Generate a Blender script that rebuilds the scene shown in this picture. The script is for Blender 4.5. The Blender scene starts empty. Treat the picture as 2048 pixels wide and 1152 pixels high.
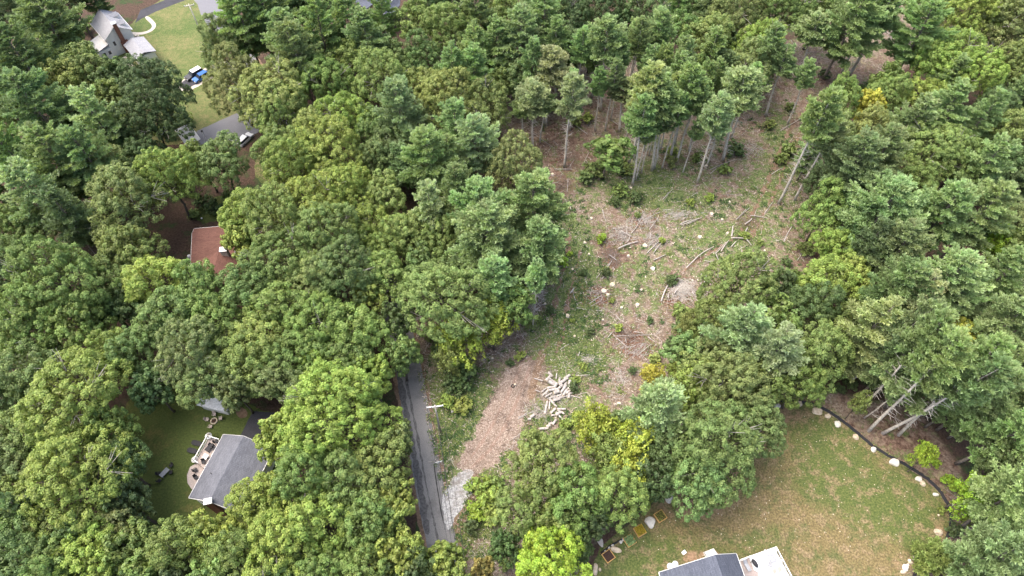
import bpy, math, random
import numpy as np
from mathutils import Vector, geometry, noise as mnoise

# ------------------------------------------------------------ camera, sky, sun, exposure
S = bpy.context.scene
TILT = math.radians(33.8); FOC = 1365.0; ALT = 120.0
cam_d = bpy.data.cameras.new('camera'); cam_d.lens = FOC / 2048 * 36; cam_d.sensor_width = 36
cam_d.clip_start = 1; cam_d.clip_end = 9000
cam = bpy.data.objects.new('camera', cam_d); cam.location = (0, 0, ALT); cam.rotation_euler = (TILT, 0, 0)
S.collection.objects.link(cam); S.camera = cam
SUN_DIR = Vector((-0.38, 0.10, 0.90)).normalized()       # towards the sun
W = bpy.data.worlds.new('World'); S.world = W; W.use_nodes = True
wn = W.node_tree; bg = wn.nodes['Background']
sky = wn.nodes.new('ShaderNodeTexSky'); sky.sky_type = 'NISHITA'; sky.sun_disc = False
sky.sun_elevation = math.asin(SUN_DIR.z); sky.sun_rotation = math.atan2(SUN_DIR.x, SUN_DIR.y)
sky.air_density = 1.0; sky.dust_density = 5.0; sky.ozone_density = 0.6
wn.links.new(sky.outputs[0], bg.inputs[0]); bg.inputs[1].default_value = 0.15
sl = bpy.data.lights.new('sun', 'SUN'); sl.energy = 1.5; sl.angle = math.radians(60); sl.color = (1.0, 0.95, 0.87)
so = bpy.data.objects.new('sun', sl); so.rotation_euler = SUN_DIR.to_track_quat('Z', 'Y').to_euler(); so.location = (-60, 30, 200)
S.collection.objects.link(so)
S.view_settings.view_transform = 'Standard'; S.view_settings.look = 'None'
S.view_settings.exposure = 1.5; S.view_settings.gamma = 1; S.view_settings.use_curve_mapping = False
S.render.engine = 'CYCLES'
S.cycles.max_bounces = 6; S.cycles.diffuse_bounces = 3; S.cycles.transmission_bounces = 3

C = S.collection
rng = np.random.default_rng(7); random.seed(7)
ct, st = math.cos(TILT), math.sin(TILT)

def G(px, py, z=0.0):            # photo pixel (2048 wide) -> point of the place at height z
    u = (px - 1024) / FOC; v = (576 - py) / FOC
    t = (z - ALT) / (v * st - ct)
    return Vector((u * t, (v * ct + st) * t, z))
def PX(x, y, z):
    dz = z - ALT; f = y * st - dz * ct; up = y * ct + dz * st
    return (1024 + FOC * x / f, 576 - FOC * up / f, f)

# ------------------------------------------------------------ materials
def mat(name):
    m = bpy.data.materials.new(name); m.use_nodes = True
    nt = m.node_tree; b = nt.nodes['Principled BSDF']; b.inputs['Roughness'].default_value = 0.8
    b.inputs['Specular IOR Level'].default_value = 0.25
    return m, nt, b
def N(nt, t, **k):
    n = nt.nodes.new(t)
    for a, v in k.items():
        if a.startswith('i_'):
            n.inputs[int(a[2:])].default_value = v
        else: setattr(n, a, v)
    return n
def noise(nt, scale, detail=4, rough=0.55, dist=0.0, off=0):
    g = N(nt, 'ShaderNodeNewGeometry')
    mp = N(nt, 'ShaderNodeMapping'); mp.inputs['Location'].default_value = (off, off * .7, 0)
    nt.links.new(g.outputs['Position'], mp.inputs[0])
    n = N(nt, 'ShaderNodeTexNoise'); n.inputs['Scale'].default_value = scale; n.inputs['Detail'].default_value = detail
    n.inputs['Roughness'].default_value = rough; n.inputs['Distortion'].default_value = dist
    nt.links.new(mp.outputs[0], n.inputs['Vector']); return n.outputs['Fac']
def ramp(nt, fac, stops, interp='LINEAR'):
    r = N(nt, 'ShaderNodeValToRGB'); e = r.color_ramp.elements; r.color_ramp.interpolation = interp
    while len(e) < len(stops): e.new(0.5)
    for i, (p, c) in enumerate(stops):
        e[i].position = p; e[i].color = (*c, 1) if len(c) == 3 else c
    nt.links.new(fac, r.inputs[0]); return r.outputs[0]
def step(nt, fac, a, b):
    return ramp(nt, fac, [(a, (0, 0, 0)), (b, (1, 1, 1))])
def mixc(nt, f, a, b, mode='MIX'):
    m = N(nt, 'ShaderNodeMix', data_type='RGBA', blend_type=mode)
    for i, v in ((0, f), (6, a), (7, b)):
        if hasattr(v, 'links'): nt.links.new(v, m.inputs[i])
        elif i == 0: m.inputs[0].default_value = v
        else: m.inputs[i].default_value = (*v, 1)
    return m.outputs[2]
def math_(nt, op, a, b):
    m = N(nt, 'ShaderNodeMath', operation=op)
    for i, v in ((0, a), (1, b)):
        if hasattr(v, 'links'): nt.links.new(v, m.inputs[i])
        else: m.inputs[i].default_value = v
    return m.outputs[0]
def bump(nt, b, h, s=0.4, d=0.1):
    n = N(nt, 'ShaderNodeBump'); n.inputs['Strength'].default_value = s; n.inputs['Distance'].default_value = d
    nt.links.new(h, n.inputs['Height']); nt.links.new(n.outputs[0], b.inputs['Normal'])
def setc(nt, b, c): nt.links.new(c, b.inputs['Base Color'])

def simple(name, c, rough=0.7, var=0.25, scale=3.0, metal=0.0, spec=0.3, c2=None):
    m, nt, b = mat(name)
    f = noise(nt, scale, 5)
    d = tuple(x * (1 - var) for x in c) if c2 is None else c2
    u = tuple(min(1, x * (1 + var * .6)) for x in c)
    setc(nt, b, ramp(nt, f, [(0.3, d), (0.7, u)]))
    b.inputs['Roughness'].default_value = rough; b.inputs['Metallic'].default_value = metal
    b.inputs['Specular IOR Level'].default_value = spec
    return m

def leaf_mat(name, translucency=0.28, sat=1.0):
    m, nt, b = mat(name)
    oi = N(nt, 'ShaderNodeObjectInfo'); at = N(nt, 'ShaderNodeAttribute', attribute_name='Col')
    sep = N(nt, 'ShaderNodeSeparateColor'); nt.links.new(at.outputs['Color'], sep.inputs[0])
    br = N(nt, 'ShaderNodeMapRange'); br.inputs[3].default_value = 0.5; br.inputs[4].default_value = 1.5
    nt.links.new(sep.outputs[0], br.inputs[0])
    hs = N(nt, 'ShaderNodeHueSaturation'); hs.inputs['Saturation'].default_value = sat
    h = N(nt, 'ShaderNodeMapRange'); h.inputs[3].default_value = 0.478; h.inputs[4].default_value = 0.517
    nt.links.new(sep.outputs[1], h.inputs[0]); nt.links.new(h.outputs[0], hs.inputs['Hue'])
    nt.links.new(oi.outputs['Color'], hs.inputs['Color'])
    v = N(nt, 'ShaderNodeVectorMath', operation='SCALE'); nt.links.new(hs.outputs[0], v.inputs[0]); nt.links.new(br.outputs[0], v.inputs['Scale'])
    nt.links.new(v.outputs[0], b.inputs['Base Color'])
    b.inputs['Roughness'].default_value = 0.55; b.inputs['Specular IOR Level'].default_value = 0.35
    tr = N(nt, 'ShaderNodeBsdfTranslucent'); v2 = N(nt, 'ShaderNodeVectorMath', operation='MULTIPLY')
    v2.inputs[1].default_value = (1.15, 1.2, 0.6); nt.links.new(v.outputs[0], v2.inputs[0]); nt.links.new(v2.outputs[0], tr.inputs[0])
    mx = N(nt, 'ShaderNodeMixShader'); mx.inputs[0].default_value = translucency
    nt.links.new(b.outputs[0], mx.inputs[1]); nt.links.new(tr.outputs[0], mx.inputs[2])
    nt.links.new(mx.outputs[0], nt.nodes['Material Output'].inputs[0])
    return m
M = {}
M['leaf'] = leaf_mat('leaf'); M['needle'] = leaf_mat('needle', 0.30, 0.92)
M['bark'] = simple('bark', (0.12, 0.10, 0.085), 0.9, 0.5, 6)
M['pinebark'] = simple('pine_bark', (0.58, 0.53, 0.47), 0.9, 0.4, 2.5)
M['bark_grey'] = simple('grey_bark', (0.22, 0.19, 0.165), 0.9, 0.4, 2.5)
M['brushwood'] = simple('brown_brushwood', (0.24, 0.19, 0.155), 0.9, 0.4, 4)
M['deadwood'] = simple('dead_wood', (0.42, 0.385, 0.345), 0.9, 0.35, 4)
M['logbark'] = simple('log_bark', (0.41, 0.375, 0.35), 0.9, 0.45, 3)
M['cut'] = simple('cut_wood', (0.62, 0.52, 0.38), 0.8, 0.15, 8)

# ground: one sheet, painted weights say which SURFACE lies there (R clearing, G herbs, B bare needles)
def ground_mat():
    m, nt, b = mat('forest_ground')
    at = N(nt, 'ShaderNodeAttribute', attribute_name='Col'); sep = N(nt, 'ShaderNodeSeparateColor')
    nt.links.new(at.outputs['Color'], sep.inputs[0])
    R, Gc, B = sep.outputs
    fine = noise(nt, 2.2, 8, 0.75); fine2 = noise(nt, 1.1, 8, 0.75, off=40); mid = noise(nt, 0.22, 6, 0.65, off=9); big = noise(nt, 0.06, 5, 0.6, off=77)
    litter = ramp(nt, fine, [(0.3, (0.035, 0.022, 0.014)), (0.5, (0.085, 0.05, 0.033)), (0.72, (0.16, 0.10, 0.07))])
    mossg = ramp(nt, fine2, [(0.35, (0.02, 0.04, 0.012)), (0.7, (0.07, 0.115, 0.03))])
    forest = mixc(nt, step(nt, mid, 0.5, 0.62), litter, mossg)
    tan = ramp(nt, fine, [(0.34, (0.05, 0.03, 0.022)), (0.46, (0.19, 0.14, 0.10)), (0.56, (0.31, 0.245, 0.185)), (0.68, (0.56, 0.49, 0.41))])
    red = ramp(nt, fine2, [(0.36, (0.05, 0.022, 0.015)), (0.5, (0.17, 0.10, 0.068)), (0.68, (0.37, 0.265, 0.195))])
    base = mixc(nt, math_(nt, 'ADD', math_(nt, 'MULTIPLY', step(nt, mid, 0.47, 0.57), 0.7), B), tan, red)
    straw = ramp(nt, fine2, [(0.35, (0.22, 0.18, 0.09)), (0.7, (0.46, 0.38, 0.22))])
    base = mixc(nt, step(nt, noise(nt, 0.35, 5, 0.65, off=300), 0.56, 0.68), base, straw)
    green = ramp(nt, fine, [(0.34, (0.03, 0.055, 0.012)), (0.5, (0.12, 0.17, 0.045)), (0.66, (0.27, 0.31, 0.10))])
    gm = math_(nt, 'ADD', math_(nt, 'MULTIPLY', Gc, 0.36), math_(nt, 'MULTIPLY', noise(nt, 0.45, 8, 0.72, off=120), 0.82))
    clear = mixc(nt, step(nt, gm, 0.50, 0.60), base, green)
    rr = math_(nt, 'ADD', R, math_(nt, 'MULTIPLY', math_(nt, 'SUBTRACT', mid, 0.5), 0.8))
    hv = N(nt, 'ShaderNodeHueSaturation'); hv.inputs['Value'].default_value = 0.88; hv.inputs['Saturation'].default_value = 0.9; nt.links.new(mixc(nt, step(nt, rr, 0.35, 0.65), forest, clear), hv.inputs['Color']); setc(nt, b, hv.outputs[0])
    bump(nt, b, fine, 0.9, 0.35); b.inputs['Roughness'].default_value = 0.95
    return m
M['ground'] = ground_mat()

def lawn_mat(name, g1, g2, dry1, dry2, thr=(0.45, 0.6), attr=False, sc=0.12):
    m, nt, b = mat(name)
    f = noise(nt, 3.0, 7, 0.7); f2 = noise(nt, 0.8, 7, 0.75, off=20); big = noise(nt, sc, 6, 0.62, 0.3, off=50)
    g = ramp(nt, f, [(0.36, g1), (0.64, g2)]); d = ramp(nt, f, [(0.36, dry1), (0.64, dry2)])
    k = math_(nt, 'ADD', math_(nt, 'MULTIPLY', big, 0.5), math_(nt, 'MULTIPLY', f2, 0.5))
    if attr:
        at = N(nt, 'ShaderNodeAttribute', attribute_name='Col'); sep = N(nt, 'ShaderNodeSeparateColor'); nt.links.new(at.outputs['Color'], sep.inputs[0])
        k = math_(nt, 'ADD', k, math_(nt, 'MULTIPLY', math_(nt, 'SUBTRACT', sep.outputs[0], 0.5), 0.42))
    c = mixc(nt, step(nt, k, *thr), g, d)
    if attr:
        bare = ramp(nt, f, [(0.34, (0.15, 0.092, 0.055)), (0.66, (0.36, 0.245, 0.16))])
        kb = math_(nt, 'ADD', math_(nt, 'MULTIPLY', sep.outputs[1], 0.5), math_(nt, 'MULTIPLY', f2, 0.5))
        c = mixc(nt, step(nt, kb, 0.37, 0.56), c, bare)
        c = mixc(nt, math_(nt, 'MULTIPLY', step(nt, noise(nt, 0.33, 7, 0.72, 0.4, off=640), 0.50, 0.60), 0.72), c, ramp(nt, f, [(0.36, (0.03, 0.05, 0.014)), (0.64, (0.10, 0.125, 0.04))]))
        c = mixc(nt, math_(nt, 'MULTIPLY', step(nt, noise(nt, 0.5, 7, 0.75, 0.4, off=840), 0.50, 0.60), 0.7), c, ramp(nt, f, [(0.36, (0.09, 0.062, 0.034)), (0.64, (0.33, 0.245, 0.15))]))
        c = mixc(nt, math_(nt, 'MULTIPLY', step(nt, noise(nt, 0.5, 5, 0.6, off=500), 0.66, 0.74), 0.55), c, (0.07, 0.055, 0.035))
    setc(nt, b, c); bump(nt, b, f, 0.8, 0.12); b.inputs['Roughness'].default_value = 0.9
    return m
M['lawn_dry'] = lawn_mat('dry_lawn', (0.032, 0.055, 0.014), (0.125, 0.145, 0.042), (0.075, 0.058, 0.024), (0.225, 0.178, 0.085), (0.40, 0.58), True, 0.16)
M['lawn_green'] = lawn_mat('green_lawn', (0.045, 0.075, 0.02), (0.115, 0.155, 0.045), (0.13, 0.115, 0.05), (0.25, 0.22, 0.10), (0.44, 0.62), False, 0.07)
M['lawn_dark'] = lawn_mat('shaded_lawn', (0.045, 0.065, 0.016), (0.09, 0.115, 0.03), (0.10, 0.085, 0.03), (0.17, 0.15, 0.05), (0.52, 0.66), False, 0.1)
def asphalt(name, lo, hi, crack=0.5):
    m, nt, b = mat(name)
    f = noise(nt, 6, 6, 0.7); g = noise(nt, 0.25, 5, 0.6, off=8)
    c = ramp(nt, f, [(0.3, lo), (0.7, hi)])
    c = mixc(nt, math_(nt, 'MULTIPLY', step(nt, g, 0.5, 0.62), crack), c, tuple(x * 0.45 for x in lo))
    setc(nt, b, c); b.inputs['Roughness'].default_value = 0.85; bump(nt, b, f, 0.3, 0.02); return m
M['asphalt'] = asphalt('asphalt', (0.12, 0.118, 0.118), (0.23, 0.225, 0.22), .35)
M['asphalt_dark'] = asphalt('dark_asphalt', (0.03, 0.03, 0.036), (0.07, 0.07, 0.08), 0.3)
M['asphalt_pale'] = asphalt('pale_asphalt', (0.12, 0.12, 0.135), (0.21, 0.21, 0.225), 0.1)
M['rutseal'] = simple('worn_asphalt', (0.10, 0.098, 0.098), 0.85, 0.5, 2.5)
M['seal'] = simple('crack_sealer', (0.02, 0.02, 0.022), 0.6)
def chips(name, stops, sc=4.5, patch=None):
    m, nt, b = mat(name)
    f = noise(nt, sc, 8, 0.8); f2 = noise(nt, 0.35, 6, 0.7, off=31)
    c = ramp(nt, f, stops)
    if patch: c = mixc(nt, math_(nt, 'MULTIPLY', step(nt, f2, 0.50, 0.62), 0.8), c, patch)
    setc(nt, b, c); bump(nt, b, f, 1.0, 0.2); b.inputs['Roughness'].default_value = 0.95; return m
M['chips'] = chips('wood_chips', [(0.36, (0.07, 0.045, 0.035)), (0.46, (0.20, 0.15, 0.118)), (0.55, (0.31, 0.242, 0.197)), (0.68, (0.53, 0.45, 0.385))], 2.6, (0.10, 0.07, 0.055))
M['rut'] = chips('pressed_chips', [(0.3, (0.10, 0.065, 0.05)), (0.48, (0.24, 0.165, 0.13)), (0.7, (0.42, 0.31, 0.25))], 3.0, (0.12, 0.085, 0.065))
M['gravel'] = chips('crushed_stone', [(0.36, (0.10, 0.10, 0.10)), (0.47, (0.30, 0.30, 0.30)), (0.62, (0.62, 0.62, 0.61))], 2.6, (0.2, 0.18, 0.16))
M['dirt'] = chips('bare_dirt', [(0.3, (0.09, 0.055, 0.035)), (0.5, (0.20, 0.135, 0.09)), (0.75, (0.36, 0.26, 0.18))], 2.4, (0.09, 0.06, 0.04))
M['concrete'] = simple('concrete', (0.45, 0.40, 0.35), 0.85, 0.2, 3)
M['silt'] = simple('black_fabric', (0.025, 0.025, 0.028), 0.7, 0.3, 3)
M['rock'] = simple('pale_rock', (0.52, 0.45, 0.34), 0.85, 0.3, 2.5, c2=(0.36, 0.28, 0.2))
M['rockw'] = simple('white_rock', (0.58, 0.55, 0.49), 0.85, 0.2, 2.0)
M['lumber'] = simple('new_lumber', (0.55, 0.33, 0.12), 0.7, 0.2, 5)
M['soil'] = simple('soil', (0.06, 0.035, 0.025), 0.95, 0.5, 9)
M['white'] = simple('white_paint', (0.78, 0.78, 0.76), 0.5, 0.06, 2)
M['siding'] = simple('cream_siding', (0.78, 0.76, 0.70), 0.6, 0.08, 1)
M['tanwall'] = simple('tan_wall', (0.50, 0.40, 0.30), 0.7, 0.12, 2)
M['brick'] = simple('brick', (0.22, 0.10, 0.065), 0.85, 0.4, 8)
M['glass'] = simple('window_glass', (0.03, 0.035, 0.045), 0.15, 0.2, 1, spec=0.6)
M['black'] = simple('black_wicker', (0.025, 0.025, 0.03), 0.6, 0.4, 8)
M['greyp'] = simple('grey_plastic', (0.30, 0.31, 0.33), 0.5, 0.2, 4)
M['beige'] = simple('beige_sling', (0.48, 0.42, 0.36), 0.7, 0.2, 3)
M['deckb'] = simple('brown_deck', (0.32, 0.27, 0.25), 0.8, 0.2, 4)
M['pavers'] = simple('pavers', (0.45, 0.38, 0.34), 0.85, 0.25, 5)
M['deckw'] = simple('white_deck', (0.74, 0.75, 0.75), 0.55, 0.06, 3)
M['carblue'] = simple('blue_car_paint', (0.03, 0.12, 0.36), 0.25, 0.1, 1, 0.3, 0.6)
M['carblack'] = simple('black_car_paint', (0.02, 0.02, 0.022), 0.25, 0.1, 1, 0.2, 0.6)
M['carwhite'] = simple('white_car_paint', (0.75, 0.75, 0.76), 0.3, 0.05, 1, 0.0, 0.6)
M['rubber'] = simple('rubber', (0.02, 0.02, 0.02), 0.8)
M['wire'] = simple('cable', (0.05, 0.05, 0.055), 0.6)
def shingle(name, a, b_, sc=1.0):
    m, nt, b = mat(name)
    tc = N(nt, 'ShaderNodeTexCoord'); f = noise(nt, 5.0, 5, 0.7); f2 = noise(nt, 0.5, 5, 0.65, off=5)
    br = N(nt, 'ShaderNodeTexBrick'); br.inputs['Scale'].default_value = 1.0
    br.inputs['Brick Width'].default_value = 0.6; br.inputs['Row Height'].default_value = 0.22; br.inputs['Mortar Size'].default_value = 0.015
    br.inputs['Color1'].default_value = (*a, 1); br.inputs['Color2'].default_value = (*b_, 1); br.inputs['Mortar'].default_value = (*[x * .55 for x in a], 1)
    nt.links.new(tc.outputs['UV'], br.inputs['Vector'])
    c = mixc(nt, math_(nt, 'MULTIPLY', step(nt, f, 0.35, 0.7), 0.45), br.outputs[0], tuple(min(1, x * 1.35) for x in b_))
    c = mixc(nt, math_(nt, 'MULTIPLY', step(nt, f2, 0.45, 0.7), 0.35), c, tuple(x * .7 for x in a))
    setc(nt, b, c); b.inputs['Roughness'].default_value = 0.9; return m
M['roof_grey'] = shingle('grey_shingles', (0.095, 0.10, 0.118), (0.145, 0.15, 0.172))
M['roof_slate'] = shingle('slate_shingles', (0.06, 0.068, 0.09), (0.10, 0.11, 0.14))
M['roof_pale'] = shingle('pale_shingles', (0.27, 0.27, 0.29), (0.34, 0.34, 0.36))
M['roof_red'] = shingle('red_brown_shingles', (0.105, 0.050, 0.040), (0.15, 0.075, 0.058))
M['roof_ash'] = shingle('ash_shingles', (0.52, 0.51, 0.49), (0.60, 0.59, 0.57))

# ------------------------------------------------------------ mesh helpers
def props(o, label=None, cat=None, group=None, kind=None):
    if label: o['label'] = label
    if cat: o['category'] = cat
    if group: o['group'] = group
    if kind: o['kind'] = kind
    return o
def link(name, me, parent=None, loc=None):
    o = bpy.data.objects.new(name, me); C.objects.link(o)
    if parent: o.parent = parent
    if loc is not None: o.location = loc
    return o
def empty(name, loc, rz=0, label=None, cat=None, group=None):
    o = bpy.data.objects.new(name, None); C.objects.link(o); o.location = loc; o.rotation_euler[2] = rz
    o.empty_display_size = 0.3
    return props(o, label, cat, group)
def quad_mesh(name, V, col, m):
    """V (n,4,3), col (n,2)"""
    n = len(V); me = bpy.data.meshes.new(name)
    me.vertices.add(n * 4); me.vertices.foreach_set('co', V.astype(np.float32).ravel())
    me.loops.add(n * 4); me.loops.foreach_set('vertex_index', np.arange(n * 4, dtype=np.int32))
    me.polygons.add(n); me.polygons.foreach_set('loop_start', np.arange(0, n * 4, 4, dtype=np.int32))
    a = me.color_attributes.new('Col', 'FLOAT_COLOR', 'CORNER')
    cc = np.ones((n, 4, 4), np.float32); cc[:, :, 0] = col[:, None, 0]; cc[:, :, 1] = col[:, None, 1]
    a.data.foreach_set('color', cc.ravel())
    me.update(calc_edges=True); me.materials.append(m); return me
def unit(a): return a / (np.linalg.norm(a, axis=-1, keepdims=True) + 1e-9)
def rhombi(P, Nn, L, Wd, D=None, r=rng):
    """leaf-shaped faces at P with normals Nn; L,Wd half sizes; D optional long direction"""
    n = len(P)
    if D is None: D = r.normal(size=(n, 3))
    A = unit(D - (D * Nn).sum(1, keepdims=True) * Nn); Bv = np.cross(Nn, A)
    L = np.broadcast_to(np.asarray(L), (n,))[:, None]; Wd = np.broadcast_to(np.asarray(Wd), (n,))[:, None]
    fold = Nn * Wd * 0.35
    return np.stack([P + A * L, P + Bv * Wd + fold, P - A * L * .9, P - Bv * Wd + fold], 1)

class MB:
    def __init__(s): s.v = []; s.f = []
    def tube(s, pts, rad, n=6, cap=True):
        b = len(s.v); pts = [Vector(p) for p in pts]
        for i, p in enumerate(pts):
            d = (pts[min(i + 1, len(pts) - 1)] - pts[max(i - 1, 0)]).normalized()
            a = d.orthogonal().normalized()
            if abs(d.z) < 0.99: a = d.cross(Vector((0, 0, 1))).normalized()
            c = d.cross(a)
            for k in range(n):
                t = 2 * math.pi * k / n; s.v.append(tuple(p + (a * math.cos(t) + c * math.sin(t)) * rad[i]))
        for i in range(len(pts) - 1):
            for k in range(n):
                k2 = (k + 1) % n; s.f.append((b + i * n + k, b + i * n + k2, b + (i + 1) * n + k2, b + (i + 1) * n + k))
        if cap:
            s.f.append(tuple(b + k for k in range(n))[::-1]); s.f.append(tuple(b + (len(pts) - 1) * n + k for k in range(n)))
        return s
    def box(s, c, size, rz=0.0, ax=None):
        b = len(s.v); co, si = math.cos(rz), math.sin(rz)
        for dz in (-.5, .5):
            for dx, dy in ((-.5, -.5), (.5, -.5), (.5, .5), (-.5, .5)):
                x = dx * size[0]; y = dy * size[1]
                s.v.append((c[0] + x * co - y * si, c[1] + x * si + y * co, c[2] + dz * size[2]))
        s.f += [(b + 3, b + 2, b + 1, b), (b + 4, b + 5, b + 6, b + 7)] + [(b + i, b + (i + 1) % 4, b + 4 + (i + 1) % 4, b + 4 + i) for i in range(4)]
        return s
    def poly(s, pts, h=None):
        """slab from a list of top points, thickness h downwards"""
        b = len(s.v); n = len(pts); s.v += [tuple(p) for p in pts]; s.f.append(tuple(range(b, b + n)))
        if h:
            s.v += [(p[0], p[1], p[2] - h) for p in pts]; s.f.append(tuple(range(b + n, b + 2 * n))[::-1])
            s.f += [(b + i, b + n + i, b + n + (i + 1) % n, b + (i + 1) % n) for i in range(n)]
        return s
    def mesh(s, name, m, smooth=False):
        me = bpy.data.meshes.new(name); me.from_pydata(s.v, [], s.f); me.validate(); me.materials.append(m)
        if smooth: me.polygons.foreach_set('use_smooth', [True] * len(me.polygons))
        me.update(); return me
    def obj(s, name, m, parent=None, smooth=False, loc=None): return link(name, s.mesh(name, m, smooth), parent, loc)

def in_poly(P, poly):
    """P (n,2), poly list of (x,y)"""
    x, y = P[:, 0], P[:, 1]; r = np.zeros(len(P), bool); n = len(poly)
    for i in range(n):
        x1, y1 = poly[i][:2]; x2, y2 = poly[(i + 1) % n][:2]
        c = ((y1 > y) != (y2 > y)) & (x < (x2 - x1) * (y - y1) / (y2 - y1 + 1e-12) + x1); r ^= c
    return r
def smooth_poly(pts, it=2):
    for _ in range(it):
        q = []
        for i in range(len(pts)):
            a = pts[i]; b = pts[(i + 1) % len(pts)]
            q += [a * .75 + b * .25, a * .25 + b * .75]
        pts = q
    return pts
def sheet(name, px, z, m, jag=0.4, grid=0, attr=None, round_=True):
    """flat sheet on the ground with an irregular natural outline"""
    w = [G(*p).to_2d() for p in px]
    if round_: w = smooth_poly(w, 2)
    out = []
    for i in range(len(w)):
        a = w[i]; b = w[(i + 1) % len(w)]; n = max(1, int((b - a).length / 0.45))
        for k in range(n): out.append(a.lerp(b, k / n))
    if jag:
        ph = [random.uniform(0, 9) for _ in range(3)]
        res = []
        for i, p in enumerate(out):
            n_ = geometry_noise(p * 0.6, ph[0]) * jag + geometry_noise(p * 2.0, ph[1]) * jag * .6 + random.uniform(-1, 1) * jag * .15
            t = (out[(i + 1) % len(out)] - out[i - 1]); t = Vector((-t.y, t.x)).normalized()
            res.append(p + t * n_)
        out = res
    V = [p.copy() for p in out]; E_ = [(i, (i + 1) % len(out)) for i in range(len(out))]
    if grid:
        arr = np.array([(p.x, p.y) for p in out]); lo = arr.min(0); hi = arr.max(0)
        gx, gy = np.meshgrid(np.arange(lo[0], hi[0], grid), np.arange(lo[1], hi[1], grid)); Q = np.stack([gx.ravel(), gy.ravel()], 1)
        Q = Q[in_poly(Q, arr.tolist())]; V += [Vector(q) for q in Q]
    vs, es, fs, *_ = geometry.delaunay_2d_cdt(V, E_, [], 1, 1e-4)
    me = bpy.data.meshes.new(name); me.from_pydata([(v.x, v.y, z) for v in vs], [], [tuple(f) for f in fs])
    if len(me.polygons) and me.polygons[0].normal.z < 0: me.flip_normals()
    if attr:
        a = me.color_attributes.new('Col', 'FLOAT_COLOR', 'POINT')
        cc = np.ones((len(vs), 4), np.float32); cc[:, :3] = attr(np.array([(v.x, v.y) for v in vs])); a.data.foreach_set('color', cc.ravel())
    me.materials.append(m); me.update()
    o = link(name, me); o['kind'] = 'structure'; return o
from mathutils import noise as mnoise
def geometry_noise(p, s): return mnoise.noise(Vector((p[0], p[1], s)))
def soft(P, blobs):
    """sum of soft elliptical patches: (px,py,rx_m,ry_m,weight)"""
    r = np.zeros(len(P))
    for (px, py, rx, ry, w) in blobs:
        c = G(px, py); d = ((P[:, 0] - c.x) / rx) ** 2 + ((P[:, 1] - c.y) / ry) ** 2
        r += w * np.exp(-d)
    return r

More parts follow.
